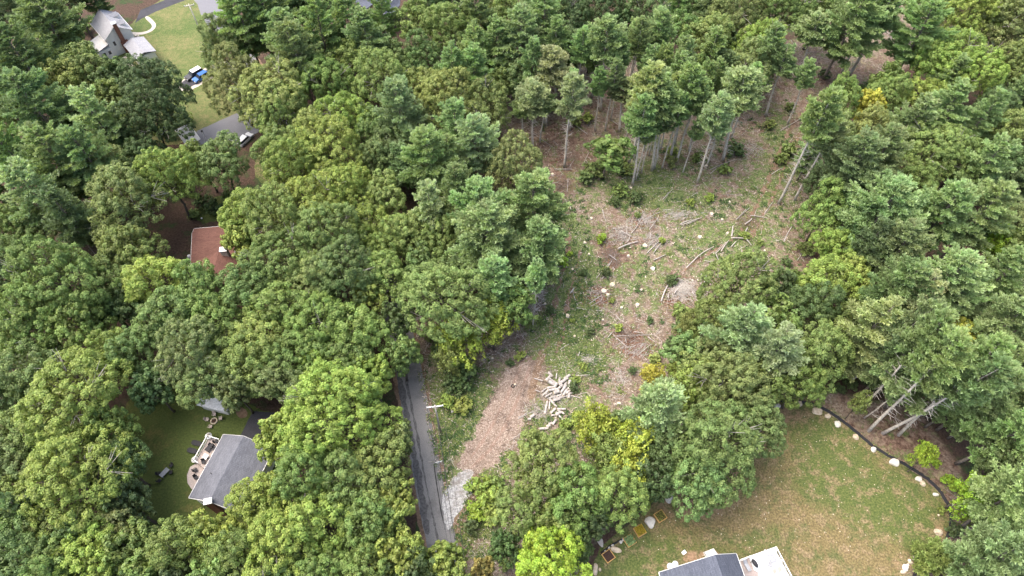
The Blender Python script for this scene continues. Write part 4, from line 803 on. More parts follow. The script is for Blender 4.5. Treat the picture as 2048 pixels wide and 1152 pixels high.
P[:, 2] += rng.uniform(0, .1, n)
V = rhombi(P, unit(rng.normal(size=P.shape) * .35 + [0, 0, 1]), L, rng.uniform(.02, .05, n) + L * .06)
o = link('woody_debris', quad_mesh('woody_debris', V, rng.random((n, 2)) ** 1.2, M['debris'])); props(o, 'chips, bark and twigs strewn over the clearing floor', 'debris', None, 'stuff')
sb_ = MB(); P, q = off_track(*scatter(CL, 4200, .1)); keep = [mnoise.noise(Vector((p[0] * .12, p[1] * .12, 5))) > -.12 for p in P]
for p in P[keep]:
    a = random.uniform(0, 6.28); L = random.uniform(.3, 1.3) ** 1.4; r_ = random.uniform(.018, .05); d = Vector((math.cos(a), math.sin(a), random.uniform(-.1, .15))) * L; p = Vector(p)
    sb_.tube([p - d, p + Vector((random.uniform(-.1, .1), random.uniform(-.1, .1), .05)), p + d], [r_, r_ * .8, r_ * .4], 3, False)
props(sb_.obj('slash_litter', M['deadwood']), 'broken branches littering the whole clearing', 'branches', None, 'stuff')
def herb(name, n, m, spots, label, size=.13, k=9, thr=.22):
    P, q = off_track(*scatter(CL, n, .05))
    w = np.array([mnoise.noise(Vector((p[0] * .16, p[1] * .16, spots))) * .8 + mnoise.noise(Vector((p[0] * .7, p[1] * .7, 3 + spots))) * .6 for p in P])
    w += np.clip(1.0 * soft(P, GREENS), 0, .55) - .1
    P = P[w > thr + .06]; P = np.repeat(P, k, 0); P[:, :2] += rng.normal(0, .28, (len(P), 2)); P[:, 2] += rng.uniform(0, .3, len(P))
    s = size * rng.uniform(.6, 1.5, len(P)); V = rhombi(P, unit(rng.normal(size=P.shape) * .5 + [0, 0, 1]), s, s * .6)
    o = link(name, quad_mesh(name, V, np.clip(rng.random((len(P), 2)) * .7 + np.repeat(rng.random(len(P) // k), k)[:, None] * .3, 0, 1), m)); props(o, label, 'plants', None, 'stuff')
GREENS = [(1150, 560, 5, 16, .6), (1130, 680, 5, 9, .6), (1130, 500, 5, 8, .6), (1290, 560, 8, 8, .3), (1420, 490, 9, 5, .4), (1530, 380, 7, 10, .4), (1560, 280, 5, 12, .5), (890, 850, 6, 12, .8), (940, 790, 6, 6, .8),
          (960, 1000, 5, 9, 1.1), (1180, 720, 6, 4, .4), (1270, 360, 14, 6, .4), (1340, 400, 14, 6, .4), (1080, 860, 4, 4, .8), (900, 720, 3, 8, .5), (1330, 300, 14, 8, .3), (1150, 850, 5, 5, .6), (1500, 500, 8, 5, .4), (1620, 440, 5, 8, .6), (1560, 570, 6, 4, .5)]
herb('herb_cover', 11000, M['weed'], 11.0, 'light green weeds and seedlings carpeting parts of the clearing')
herb('bramble_cover', 6500, M['darkweed'], 33.0, 'darker bramble patches between slash in the clearing', .17, 14, .30)
P, q = scatter([(1035, 725), (1078, 718), (1072, 762), (1046, 850), (985, 932), (950, 946), (915, 942), (915, 920), (960, 838), (1003, 758)], 5000, .03); n = len(P)
V = rhombi(P, unit(rng.normal(size=P.shape) * .5 + [0, 0, 1]), rng.uniform(.05, .15, n), rng.uniform(.02, .05, n)); o = link('loose_wood_chips', quad_mesh('loose_wood_chips', V, rng.random((n, 2)), M['debris'])); props(o, 'loose chips over the pinkish wood chip track', 'wood chips', None, 'stuff')

# ------------------------------------------------------------ shrubs along the edges
SH = """1203 478 24 u;1122 522 30 u;1238 655 22 x;1182 664 22 d;1345 560 30 d;1340 562 26 d;1168 545 20 d;1212 545 24 d;932 742 60 g;925 765 55 d;905 735 40 d;895 805 40 x;925 815 44 x;880 700 40 d;862 672 38 g;900 770 40 d;960 975 55 x;975 1000 55 x;
955 1025 50 u;990 970 45 g;985 1035 45 x;945 1055 40 d;1000 1010 45 g;1145 775 26 d;1165 732 20 x;1345 302 24 x;1395 315 26 g;1240 385 36 g;1272 398 34 d;1340 325 30 k;1262 345 40 g;1190 345 50 g;1170 360 36 b;1228 405 26 d;1235 335 44 b;
1470 305 40 d;1450 340 30 g;1610 500 36 g;1585 555 40 g;1572 525 26 d;1375 660 50 b;1360 630 44 g;1345 690 40 d;1380 700 50 g;1358 720 40 x;1180 1065 36 g;1205 1040 30 d;1075 640 24 g;1062 650 24 g;1020 725 20 d;1040 712 24 x;870 700 24 g;1130 850 30 x;1080 880 36 g;
1150 760 22 x;1125 870 30 g;1155 845 28 x;1335 780 40 x;1350 740 40 x;1310 720 30 k;1420 395 22 x;1225 600 16 x;1300 640 18 d;1275 430 18 g;1380 405 20 x;1490 470 22 x;1520 485 18 g;1145 640 14 x;1325 480 18 x;1100 620 22 d;1105 400 36 d;1090 410 30 x;1112 420 26 x;
1075 350 30 g;1150 245 34 k;1175 240 30 x;1110 215 30 k;1540 250 26 g;1575 305 40 g;1605 330 40 x;1560 320 30 g;1580 215 22 g;1650 150 26 d;1690 165 22 g;1730 180 30 d;1700 190 26 g;1750 165 30 g;1620 560 40 d;1600 590 36 g;1560 600 40 g;
1700 770 30 d;1680 780 26 d;1770 775 34 g;1885 1020 18 x;1885 1120 30 g;1850 895 30 u;1870 925 26 u;1900 965 36 u;1930 1010 30 x;1925 980 28 x;1910 1060 34 d;1940 1040 36 x;1930 1100 30 d;1240 935 24 k;1190 955 24 x;1310 905 28 g;1265 740 20 d;1300 760 26 k;1290 745 24 y;
430 420 40 d;405 405 36 d;390 430 30 g;460 395 36 g;290 800 40 d;320 790 36 g;410 81 10 d;270 100 16 g;215 110 30 g;172 60 26 g;345 235 40 x;370 240 34 x;330 270 40 g;1350 1010 16 g;1295 1000 30 x;1270 1020 24 d;1180 1095 20 g;1160 1120 26 d;1212 540 20 g;1140 505 14 u;995 1095 36 b;1030 1105 34 d;1060 1090 30 g;1010 1130 30 g"""
for e in SH.replace('\n', '').split(';'):
    a = e.split(); p = G(float(a[0]), float(a[1]), .8); R = float(a[2]) * .5 * PX(p.x, p.y, .8)[2] / FOC
    place('B', p.x, p.y, R, max(.7, R * 1.25), a[3])

# ------------------------------------------------------------ buildings
def roof_planes(name, planes, m, parent, th=.18):
    me = bpy.data.meshes.new(name); v, f, uv = [], [], []
    for pl in planes:
        pl = [Vector(p) for p in pl]; n = (pl[1] - pl[0]).cross(pl[2] - pl[0]).normalized()
        if n.z < 0: pl = pl[::-1]
        b = len(v); k = len(pl); v += pl + [p - Vector((0, 0, th)) for p in pl]; f.append(tuple(range(b, b + k))); f.append(tuple(range(b + k, b + 2 * k))[::-1])
        f += [(b + i, b + k + i, b + k + (i + 1) % k, b + (i + 1) % k) for i in range(k)]
        hz = max(range(k), key=lambda i: -abs((pl[(i + 1) % k] - pl[i]).z) / (1e-3 + (pl[(i + 1) % k] - pl[i]).length)); ux = (pl[(hz + 1) % k] - pl[hz]).normalized(); uy = n.cross(ux)
        for p in pl: uv.append((p.dot(ux), p.dot(uy)))
        for p in pl[::-1]: uv.append((p.dot(ux), p.dot(uy)))
        for i in range(k): uv += [(0, 0)] * 4
    me.from_pydata([tuple(p) for p in v], [], f); l = me.uv_layers.new(name='UVMap'); l.data.foreach_set('uv', np.array(uv, np.float32).ravel()); me.materials.append(m); me.update()
    return link(name, me, parent)
def window(parent, c, ang, w, h, nm='window'):
    """c = centre on the wall face, ang = direction along the wall; the wall's outside is to the right of that direction"""
    n = Vector((math.sin(ang), -math.cos(ang), 0)); fr = MB()
    for dx, dz, sw, sh in ((-w / 2, 0, .1, h + .1), (w / 2, 0, .1, h + .1), (0, h / 2, w - .1, .1), (0, -h / 2, w - .1, .1)):
        fr.box((c[0] + math.cos(ang) * dx + n.x * .03, c[1] + math.sin(ang) * dx + n.y * .03, c[2] + dz), (sw, .1, sh), ang)
    fo = fr.obj(nm, M['white'], parent); g = MB(); g.box((c[0] + n.x * .01, c[1] + n.y * .01, c[2]), (w - .1, .05, h - .1), ang); g.obj('pane', M['glass'], fo); return fo
class House:
    def __init__(s, label, A, B, zr, wl, zl, wr, zrr, wall, roof, oh=.35, group=None, gutter=True, name='house'):
        A, B = Vector((A[0], A[1], 0)), Vector((B[0], B[1], 0)); s.c = (A + B) / 2; d = (B - A).normalized(); nl = Vector((-d.y, d.x, 0))
        s.rt = empty(name, (s.c.x, s.c.y, 0)); props(s.rt, label, 'house' if name == 'house' else name, group); A, B = A - s.c, B - s.c; s.A, s.B, s.d, s.nl = A, B, d, nl; s.v = []
        up = lambda p, z: Vector((p.x, p.y, z))
        s.ridge = (up(A, zr), up(B, zr)); eL = (up(A + nl * wl, zl), up(B + nl * wl, zl)); eR = (up(A - nl * wr, zrr), up(B - nl * wr, zrr))
        s.roof = roof_planes('roof', [[s.ridge[0], s.ridge[1], eL[1], eL[0]], [s.ridge[0], s.ridge[1], eR[1], eR[0]]], roof, s.rt)
        ai, bi = A + d * oh, B - d * oh; sl = (zr - zl) / wl; sr = (zr - zrr) / wr; s.wl, s.wr = wl - oh, wr - oh; s.ai, s.bi = ai, bi
        sec = lambda p: [up(p + nl * s.wl, 0), up(p + nl * s.wl, zl + sl * oh - .22), up(p, zr - .22), up(p - nl * s.wr, zrr + sr * oh - .22), up(p - nl * s.wr, 0)]
        a, b = sec(ai), sec(bi); w = MB(); w.v = [tuple(p) for p in a + b]; w.f = [(0, 1, 2, 3, 4), (9, 8, 7, 6, 5), (0, 5, 6, 1), (3, 8, 9, 4)]; w.obj('wall', wall, s.rt)
        if gutter:
            for e, sgn in ((eL, 1), (eR, -1)):
                g = MB(); g.tube([e[0] + nl * sgn * .05 - Vector((0, 0, .1)), e[1] + nl * sgn * .05 - Vector((0, 0, .1))], [.07, .07], 5); g.obj('gutter', M['white'], s.rt)
        for (p, e1, e2) in ((s.ridge[0], eL[0], eR[0]), (s.ridge[1], eL[1], eR[1])):
            k = MB(); o = d * (-.03 if p is s.ridge[0] else .03)
            k.tube([e1 + o - Vector((0, 0, .1)), p + o - Vector((0, 0, .1)), e2 + o - Vector((0, 0, .1))], [.07] * 3, 4); k.obj('rake_trim', M['white'], s.rt)
    def win_side(s, left, u, z, w, h):
        p = s.ai.lerp(s.bi, u) + (s.nl * s.wl if left else -s.nl * s.wr); a = math.atan2(s.d.y, s.d.x) + (math.pi if left else 0); window(s.rt, (p.x, p.y, z), a, w, h)
    def win_end(s, far, off, z, w, h):
        p = (s.bi if far else s.ai) + s.nl * off; a = math.atan2(s.nl.y, s.nl.x) + (0 if far else math.pi); window(s.rt, (p.x, p.y, z), a, w, h)
    def pt(s, u, off, z): p = s.A.lerp(s.B, u) + s.nl * off; return Vector((p.x, p.y, z))
    def box(s, name, u, off, z, size, m): p = s.pt(u, off, z); o = MB().box(p, size, math.atan2(s.d.y, s.d.x)).obj(name, m, s.rt); return o

# cream house, upper left
h = House('cream house with brick chimney and pale grey roof beside the green lawn', G(198, 18, 8.3), G(227, 52, 8.3), 8.3, 3.8, 5.6, 3.8, 5.6, M['siding'], M['roof_pale'])
h.rt.name = 'house'
for u in (.25, .6): h.win_side(False, u, 4.2, 1.2, 1.3); h.win_side(True, u, 4.0, 1.2, 1.3)
h.win_end(True, -1.9, 3.6, .7, 1.4); h.win_end(False, 1.4, 3.8, 1.1, 1.3)
# A->B runs down-right: left of it is the side of the lawn
br_ = MB(); base = h.pt(1, 0, 0); a_ = math.atan2(h.d.y, h.d.x)
p = h.pt(1, .35, 4.5); br_.box((p.x + h.d.x * .1, p.y + h.d.y * .1, 4.5), (.8, 1.0, 9.0), a_); p2 = h.pt(1, .5, 1.6); br_.box((p2.x + h.d.x * .16, p2.y + h.d.y * .16, 1.7), (1.05, 1.9, 3.4), a_); ch = br_.obj('chimney', M['brick'], h.rt)
MB().box((p.x + h.d.x * .1, p.y + h.d.y * .1, 9.1), (1.05, 1.25, .22), a_).obj('chimney_cap', M['white'], ch)
for u in (.32, .78):     # two small gabled dormers towards the lawn
    c0 = h.pt(u, 2.9, 0); t = h.d * .95; f_ = h.nl * .2
    b0 = h.pt(u, .7, 7.9); fr_ = h.pt(u, 3.2, 7.9)
    roof_planes('dormer_roof', [[b0, fr_, fr_ + t + Vector((0, 0, -.75)), b0 + t * .9 + Vector((0, 0, -.75))], [b0, fr_, fr_ - t + Vector((0, 0, -.75)), b0 - t * .9 + Vector((0, 0, -.75))]], M['roof_pale'], h.rt, .12)
    w = MB(); q = h.pt(u, 3.0, 0); w.v = [tuple(q - t * .85 + Vector((0, 0, 5.9))), tuple(q + t * .85 + Vector((0, 0, 5.9))), tuple(q + t * .85 + Vector((0, 0, 7.2))), tuple(q + Vector((0, 0, 7.75))), tuple(q - t * .85 + Vector((0, 0, 7.2))),
               tuple(q - h.nl * 1.6 - t * .85 + Vector((0, 0, 5.9))), tuple(q - h.nl * 1.6 + t * .85 + Vector((0, 0, 5.9))), tuple(q - h.nl * 1.6 + t * .85 + Vector((0, 0, 7.2))), tuple(q - h.nl * 1.6 - t * .85 + Vector((0, 0, 7.2)))]
    w.f = [(0, 1, 2, 3, 4), (1, 6, 7, 2), (5, 0, 4, 8)]; w.obj('dormer_wall', M['siding'], h.rt)
# rear wing and front porch of the cream house
e1 = G(180, 50, 4) - h.c; e2 = G(195, 66, 4) - h.c; nn = -h.nl
roof_planes('wing_roof', [[h.pt(.45, -3.4, 4.6), h.pt(1.05, -3.4, 4.6), h.pt(1.05, -7.0, 3.6), h.pt(.45, -7.0, 3.6)]], M['roof_ash'], h.rt)
w = h.box('wing_wall', .77, -5.1, 1.75, (5.4, 3.2, 3.4), M['siding'])
for k in (-4.2, -5.6): window(h.rt, tuple(h.pt(1.05, k, 2.3)), math.atan2(h.nl.y, h.nl.x), .8, 1.2)
MB().poly([h.pt(1.15, -1.2, .3), h.pt(1.15, -4.5, .3), h.pt(1.7, -4.5, .3), h.pt(1.7, -1.2, .3)], .3).obj('patio', M['concrete'], h.rt)
c0 = h.pt(1.45, 1.9, 0); rb = h.d
roof_planes('porch_roof', [[h.pt(1.12, 2.4, 4.2), h.pt(1.95, 2.4, 4.2), h.pt(1.95, 5.4, 3.2), h.pt(1.12, 5.4, 3.2)], [h.pt(1.12, 2.4, 4.2), h.pt(1.95, 2.4, 4.2), h.pt(1.95, -.3, 3.2), h.pt(1.12, -.3, 3.2)]], M['roof_pale'], h.rt)
h.box('porch_wall', 1.54, 2.5, 1.6, (7.6, 5.0, 3.2), M['siding'])
h.box('doorstep', .99, 5.0, .35, (2.4, 1.6, .7), M['white'])
b = MB(); q = h.pt(.95, 6.2, 3.0); 
for k in range(5): b.box((h.pt(.55 + k * .07, 4.4 + .5 * (k % 2), .5)), (.5, .5, .8), .3 * k)
b.obj('front_steps', M['concrete'], h.rt)

# pale-roofed garage
h = House('pale grey roofed garage at the end of the dark driveway', G(379.5, 249, 4.6), G(352, 262, 4.6), 4.6, 4.4, 3.2, 1.0, 4.2, M['siding'], M['roof_ash'], name='garage')
h.win_end(False, 2.2, 1.5, 1.0, 1.0); h.win_side(True, .5, 1.6, 1.2, 1.0)
lp = G(416, 287); t_ = MB().tube([(0, 0, 0), (0, 0, 4)], [.06, .05], 6); rt = empty('lamp_post', lp); t_.obj('post', M['white'], rt); MB().box((0, 0, 4.1), (.35, .35, .35)).obj('lantern', M['black'], rt); props(rt, 'thin white lamp post beside the dark driveway', 'lamp post')

# red-brown house
h = House('red-brown roofed house half hidden under oaks', G(384, 466, 5.6), G(470, 458, 5.6), 5.6, 1.6, 5.1, 6.8, 3.9, M['tanwall'], M['roof_red'])
h.win_side(False, .15, 2.2, 1.2, 1.2); h.win_side(False, .3, 2.2, 1.2, 1.2); h.win_end(False, -3, 2.2, 1.1, 1.2)
ra, rb_ = G(437.5, 503, 6.4) - h.c, G(421, 562, 6.4) - h.c; d2 = (rb_ - ra).normalized(); n2 = Vector((-d2.y, d2.x, 0))
for q in (ra, rb_): q.z = 6.4
roof_planes('wing_roof', [[ra, rb_, rb_ + n2 * 4.6 - Vector((0, 0, 2.2)), ra + n2 * 4.6 - Vector((0, 0, 2.2))], [ra, rb_, rb_ - n2 * 4.2 - Vector((0, 0, 2.2)), ra - n2 * 4.2 - Vector((0, 0, 2.2))]], M['roof_red'], h.rt)
MB().box(((ra + rb_) / 2 - Vector((0, 0, (ra.z) - 2.0))), ((rb_ - ra).length - .6, 7.8, 4.0), math.atan2(d2.y, d2.x)).obj('wing_wall', M['tanwall'], h.rt)
q = G(447, 500, 7.2) - h.c; ch = MB().box((q.x, q.y, 4.0), (1.3, 1.0, 6.6), .1).obj('chimney', M['concrete'], h.rt); MB().box((q.x, q.y, 7.4), (1.5, 1.2, .25), .1).obj('chimney_cap', M['white'], ch)
q = G(393, 531, 2.6) - h.c; roof_planes('lean_to_roof', [[q + Vector((-2.2, 0, .6)), q + Vector((3.2, .3, .6)), q + Vector((3.2, -1.8, 0)), q + Vector((-2.2, -2.1, 0))]], M['roof_red'], h.rt)
q = G(381, 517); rt = empty('propane_tank', q); MB().tube([(0, 0, .2), (0, 0, .3), (0, 0, 1.0), (0, 0, 1.25)], [.25, .38, .38, .12], 10).obj('tank', M['carwhite'], rt, True); MB().box((0, 0, .1), (.8, .8, .2)).obj('pad', M['concrete'], rt); props(rt, 'white tank standing by the corner of the red-brown house', 'tank')
q = G(409, 446); rt = empty('garden_lamp', q); MB().tube([(0, 0, 0), (0, 0, 1.6)], [.05, .05], 6).obj('post', M['black'], rt); MB().tube([(0, 0, 1.5), (0, 0, 1.7), (0, 0, 1.9)], [.1, .22, .08], 8).obj('globe', M['white'], rt, True); props(rt, 'small white globe lamp behind the red-brown house', 'lamp')

# grey gabled house with the patio
h = House('grey gabled house with white railed patio deck in the shaded yard', G(486.7, 872, 7), G(418, 1002, 7), 7, 4.9, 4.4, 4.9, 4.4, M['siding'], M['roof_grey'])
HD = h
for u in (.15, .4, .65, .85): h.win_side(False, u, 2.4, 1.2, 1.3)
h.win_end(True, 2.2, 2.4, 1.1, 1.3); h.win_end(True, -2.2, 2.4, 1.1, 1.3); h.win_end(False, 2, 2.4, 1.1, 1.2)
q = G(416, 1003, 7.4) - h.c; ch = MB().box((q.x, q.y, 3.6), (1.0, .8, 7.2), .25).obj('chimney', M['brick'], h.rt); MB().box((q.x, q.y, 7.45), (1.35, 1.0, .35), .25).obj('chimney_cap', M['white'], ch)
b = MB(); q = h.pt(.62, -2.6, 5.9); b.tube([q - Vector((0, 0, .3)), q + Vector((0, 0, .35))], [.06, .06], 6); b.obj('vent_pipe', M['black'], h.rt)
def off(px, py, z): return G(px, py, z) - h.c
MB().poly([off(418, 876, 1.0), off(446, 884, 1.0), off(418, 944, 1.0), off(391, 924, 1.0)][::-1], .9).obj('deck', M['pavers'], h.rt)
MB().poly([off(x, y, .15) for x, y in [(393, 926), (414, 942), (396, 985), (383, 978), (375, 966), (374, 950), (380, 934)]][::-1], .13).obj('patio', M['pavers'], h.rt)
for a0, a1 in (((418, 875), (391, 923)), ((418, 875), (441, 882)), ((391, 923), (400, 929))):
    p0, p1 = off(*a0, 1.0), off(*a1, 1.0); b = MB(); b.box(((p0 + p1) / 2 + Vector((0, 0, .95))), ((p1 - p0).length, .16, .09), math.atan2((p1 - p0).y, (p1 - p0).x)); b.box(((p0 + p1) / 2 + Vector((0, 0, .15))), ((p1 - p0).length, .06, .08), math.atan2((p1 - p0).y, (p1 - p0).x))
    n = max(2, int((p1 - p0).length / .16))
    for i in range(n + 1):
        q = p0.lerp(p1, i / n); w_ = .11 if i % 9 == 0 else .03; b.box((q.x, q.y, 1.47), (w_, w_, .92))
    b.obj('railing', M['white'], h.rt)

def chair(x, y, z, ang, m, label, group, high=True, arms=True):
    rt = empty('patio_chair', (x, y, z), ang, label, 'chair', group)
    MB().box((0, 0, .42), (.56, .56, .08)).obj('seat', M[m], rt)
    b = MB(); b.v = [(-.28, .24, .4), (.28, .24, .4), (.28, .42, 1.0), (-.28, .42, 1.0), (-.28, .31, .4), (.28, .31, .4), (.28, .49, 1.0), (-.28, .49, 1.0)]; b.f = [(0, 1, 2, 3), (7, 6, 5, 4), (0, 4, 5, 1), (3, 2, 6, 7), (1, 5, 6, 2), (0, 3, 7, 4)]; b.obj('backrest', M[m], rt)
    for sx in (-1, 1):
        for sy in (-1, 1): MB().box((sx * .24, sy * .24, .2), (.05, .05, .38)).obj('leg', M[m], rt)
        if arms: MB().box((sx * .31, 0, .64), (.07, .55, .05)).obj('armrest', M[m], rt)
    return rt
def table(x, y, z, m, label, rnd=True, r=.6, size=(1.6, .9), name='patio_table', ang=0):
    rt = empty(name, (x, y, z), ang, label, 'table')
    if rnd: MB().tube([(0, 0, .70), (0, 0, .75)], [r, r], 20).obj('table_top', M[m], rt); MB().tube([(0, 0, 0), (0, 0, .69)], [.08, .06], 8).obj('pedestal', M['greyp'], rt); MB().tube([(0, 0, 0), (0, 0, .04)], [.3, .3], 12).obj('base', M['greyp'], rt)
    else:
        MB().box((0, 0, .72), (*size, .06)).obj('table_top', M[m], rt)
        for sx in (-1, 1):
            for sy in (-1, 1): MB().box((sx * (size[0] / 2 - .1), sy * (size[1] / 2 - .1), .35), (.07, .07, .68)).obj('leg', M[m], rt)
    return rt
def gp(px, py, z=0): q = G(px, py, z + .4); return q.x, q.y, z
for px, py, a, lab in ((432, 883, 2.0, 'black chair nearest the top corner of the railed deck'), (424, 891, 1.2, 'black chair beside the railing on the deck'), (430, 897, -1.5, 'black chair by the house wall on the deck'), (407, 924, .4, 'dark chair at the lower end of the railed deck')):
    chair(*gp(px, py, 1.0), a, 'black', lab, 'black chairs on the railed deck')
x, y, z = gp(419, 896, 1.0); table(x, y, z, 'black', 'low black table between chairs on the railed deck', False, size=(1.5, .8), ang=1.1)
x, y, z = gp(412, 914, 1.0); table(x, y, z, 'white', 'small white square table on the railed deck', False, size=(.9, .9), ang=1.1)
x, y, z = gp(391, 940, .15); chair(x, y, z, 2.2, 'black', 'black chair on the curved patio, nearer the deck', 'black chairs on the curved patio')
x, y, z = gp(392, 955, .15); chair(x, y, z, .8, 'black', 'black chair on the curved patio, nearer the roof corner', 'black chairs on the curved patio')
for px, py, z, lab in ((418, 873, 1.0, 'white round planter at the top corner of the deck rail'), (391, 920, .1, 'large white round planter at the lower corner of the deck rail')):
    x, y, z = gp(px, py, z); rt = empty('planter', (x, y, z), 0, lab, 'planter', 'white round planters at the deck'); MB().tube([(0, 0, 0), (0, 0, .3), (0, 0, .75)], [.35, .5, .62], 14).obj('pot', M['white'], rt, True)
    me, _ = leaf_crown('flowers', 5, .42, .4, .7, 5, lump_r=.14, leaf=.06, density=8, nleaf=20); c = link('flowers', me, rt); c.color = (.7, .66, .66, 1)
for px, py, lab in ((392.5, 886, 'upper of two dark rounded loungers on the shaded lawn'), (384, 901, 'lower of two dark rounded loungers on the shaded lawn')):
    x, y, z = gp(px, py); rt = empty('lounger', (x, y, 0), -.25, lab, 'lounger', 'dark rounded loungers on the shaded lawn'); b = MB(); n = 20
    pr = [(math.copysign(abs(math.cos(t)) ** .6, math.cos(t)) * .95, math.copysign(abs(math.sin(t)) ** .6, math.sin(t)) * .48) for t in [6.283 * i / n for i in range(n)]]
    b.poly([(a, c, .42) for a, c in pr], .1); b.obj('cushion', M['black'], rt); b = MB(); b.poly([(a * .85, c * .8, .3) for a, c in pr], .28); b.obj('base', M['black'], rt)
x, y, z = gp(330, 946); table(x, y, 0, 'greyp', 'dark grey rectangular dining table alone on the shaded lawn', False, size=(1.7, .85), ang=1.0)
for dx, dy, a, w_ in ((-1.0, -.1, 1.9, 'left of'), (1.0, .1, -1.4, 'right of'), (.7, 1.35, -.55, 'above'), (-.6, -1.35, 2.6, 'below')): chair(x + dx, y + dy, 0, a, 'black', f'black chair {w_} the dark grey table on the shaded lawn', 'black chairs around the lawn table')
x, y, z = gp(427, 841); rt = empty('fire_pit', (x, y, 0), 0, 'round stone fire pit among light brown lawn chairs', 'fire pit')
b = MB()
for i in range(12): a = i * 6.283 / 12; b.box((math.cos(a) * .55, math.sin(a) * .55, .15), (.22, .28, .3), a)
b.obj('stone_ring', M['rock'], rt); MB().tube([(0, 0, .02), (0, 0, .1)], [.45, .4], 12).obj('ash', M['soil'], rt)
for a, w_ in ((.3, 'right of'), (1.7, 'above'), (3.0, 'left of'), (4.5, 'below')): chair(x + math.cos(a) * 1.25, y + math.sin(a) * 1.2, 0, a - 1.57, 'pavers', f'light brown lawn chair {w_} the fire pit', 'lawn chairs around the fire pit')
h = House('white-roofed shed under the oaks above the shaded lawn', G(402, 786, 3), G(460, 800, 3), 3.0, 1.8, 2.5, 2.2, 2.3, M['white'], simple('white_metal_roof', (.62, .64, .66), .5), gutter=False, name='shed')

# slate-roofed house, bottom edge
A_, B_ = G(1430, 1109.5, 8), G(1472, 1230, 8)
h = House('slate-roofed house with a white deck at the bottom edge', A_, B_, 8, 4.4, 4.9, 8.2, 3.0, M['siding'], M['roof_slate']); h.rt.location.z = 0
HE = h
for o_ in (-5.5, -2.5, 1.5): h.win_end(False, o_, 2.4, 1.2, 1.4)
h.win_side(True, .2, 2.4, 1.3, 1.4)
def off2(px, py, z): return G(px, py, z) - h.c
MB().poly([off2(1478, 1122, 1.2), off2(1549, 1096.6, 1.2), off2(1606, 1205, 1.2), off2(1530, 1230, 1.2)][::-1], .25).obj('deck', M['deckw'], h.rt)
MB().poly([off2(1480, 1123, 1.215), off2(1498, 1115.5, 1.215), off2(1508, 1140, 1.215), off2(1516, 1144, 1.215), off2(1520, 1180, 1.215), off2(1500, 1180, 1.215)][::-1], .008).obj('deck_boards', M['deckb'], h.rt)
def rail(p0, p1, m='white', z=1.2):
    b = MB(); a = math.atan2((p1 - p0).y, (p1 - p0).x); L = (p1 - p0).length; b.box((p0 + p1) / 2 + Vector((0, 0, .95)), (L, .13, .08), a)
    for i in range(int(L / .2) + 1): q = p0.lerp(p1, i / (L / .2)); w_ = .1 if i % 8 == 0 else .03; b.box((q.x, q.y, z + .46), (w_, w_, .92))
    b.obj('railing', M[m], h.rt)
rail(off2(1478, 1122, 1.2), off2(1549, 1096.6, 1.2)); rail(off2(1549, 1096.6, 1.2), off2(1606, 1205, 1.2)); rail(off2(1497, 1114, 1.2), off2(1508, 1140, 1.2)); rail(off2(1501, 1113, 1.2), off2(1512, 1138, 1.2))
b = MB()
for i in range(4):
    for q in ((1549, 1097), (1575, 1150), (1479, 1122)): p = off2(*q, .5); b.box((p.x, p.y, .5), (.14, .14, .95))
b.obj('deck_post', M['white'], h.rt)
q = G(1508, 1128, 1.7); rt = empty('grill', (q.x, q.y, 1.22), -1.1, 'black covered oval grill on the white deck', 'grill'); MB().tube([(-.75, 0, .95), (-.5, 0, 1.0), (0, 0, 1.02), (.5, 0, 1.0), (.75, 0, .95)], [.05, .3, .36, .3, .05], 10).obj('lid', M['black'], rt, True)
for sx in (-.45, .45): MB().box((sx, 0, .4), (.08, .4, .8)).obj('leg', M['black'], rt)
x, y, z = gp(1543, 1116, 1.21); table(x, y, z, 'greyp', 'round grey table on the white deck', True, .75)
for a, w_, mm in ((2.4, 'upper left of', 'white'), (1.0, 'above', 'white'), (-.4, 'right of', 'white'), (-2.0, 'below', 'greyp')): chair(x + math.cos(a) * 1.1, y + math.sin(a) * 1.1, z, a - 1.57, mm, f'{"white" if mm == "white" else "grey"} chair {w_} the round deck table', 'chairs around the round deck table')
for k, (px, py) in enumerate(((1553, 1150), (1563, 1146), (1494, 1131))):
    q = G(px, py, 1.6); rt = empty('sun_lounger', (q.x, q.y, 1.21), -1.15 + 3.14, ['left of two beige sun loungers on the white deck', 'right of two beige sun loungers on the white deck', 'pale grey lounge chair on the brown deck boards'][k], 'lounger', 'loungers on the white deck')
    mm = 'beige' if k < 2 else 'greyp'; MB().box((-.3, 0, .34), (1.2, .62, .08)).obj('seat', M[mm], rt)
    b = MB(); b.v = [(.3, -.31, .3), (.3, .31, .3), (.9, .31, .8), (.9, -.31, .8), (.3, -.31, .38), (.3, .31, .38), (.87, .31, .88), (.87, -.31, .88)]; b.f = [(0, 1, 2, 3), (7, 6, 5, 4), (0, 4, 5, 1), (3, 2, 6, 7), (1, 5, 6, 2), (0, 3, 7, 4)]; b.obj('backrest', M[mm], rt)
    for sx in (-.8, .25):
        for sy in (-.26, .26): MB().box((sx, sy, .15), (.05, .05, .3)).obj('leg', M['greyp'], rt)
q = G(1422, 1106, .8); rt = empty('bulkhead', (q.x, q.y, 0), .34, 'white sloped cellar bulkhead against the slate-roofed house', 'bulkhead'); b = MB(); b.v = [(-.95, -.9, 0), (.95, -.9, 0), (.95, .6, 0), (-.95, .6, 0), (-.95, -.9, 1.1), (.95, -.9, 1.1), (.95, .6, .35), (-.95, .6, .35)]; b.f = [(3, 2, 1, 0), (0, 1, 5, 4), (2, 3, 7, 6), (1, 2, 6, 5), (3, 0, 4, 7)]; b.obj('frame', M['white'], rt)
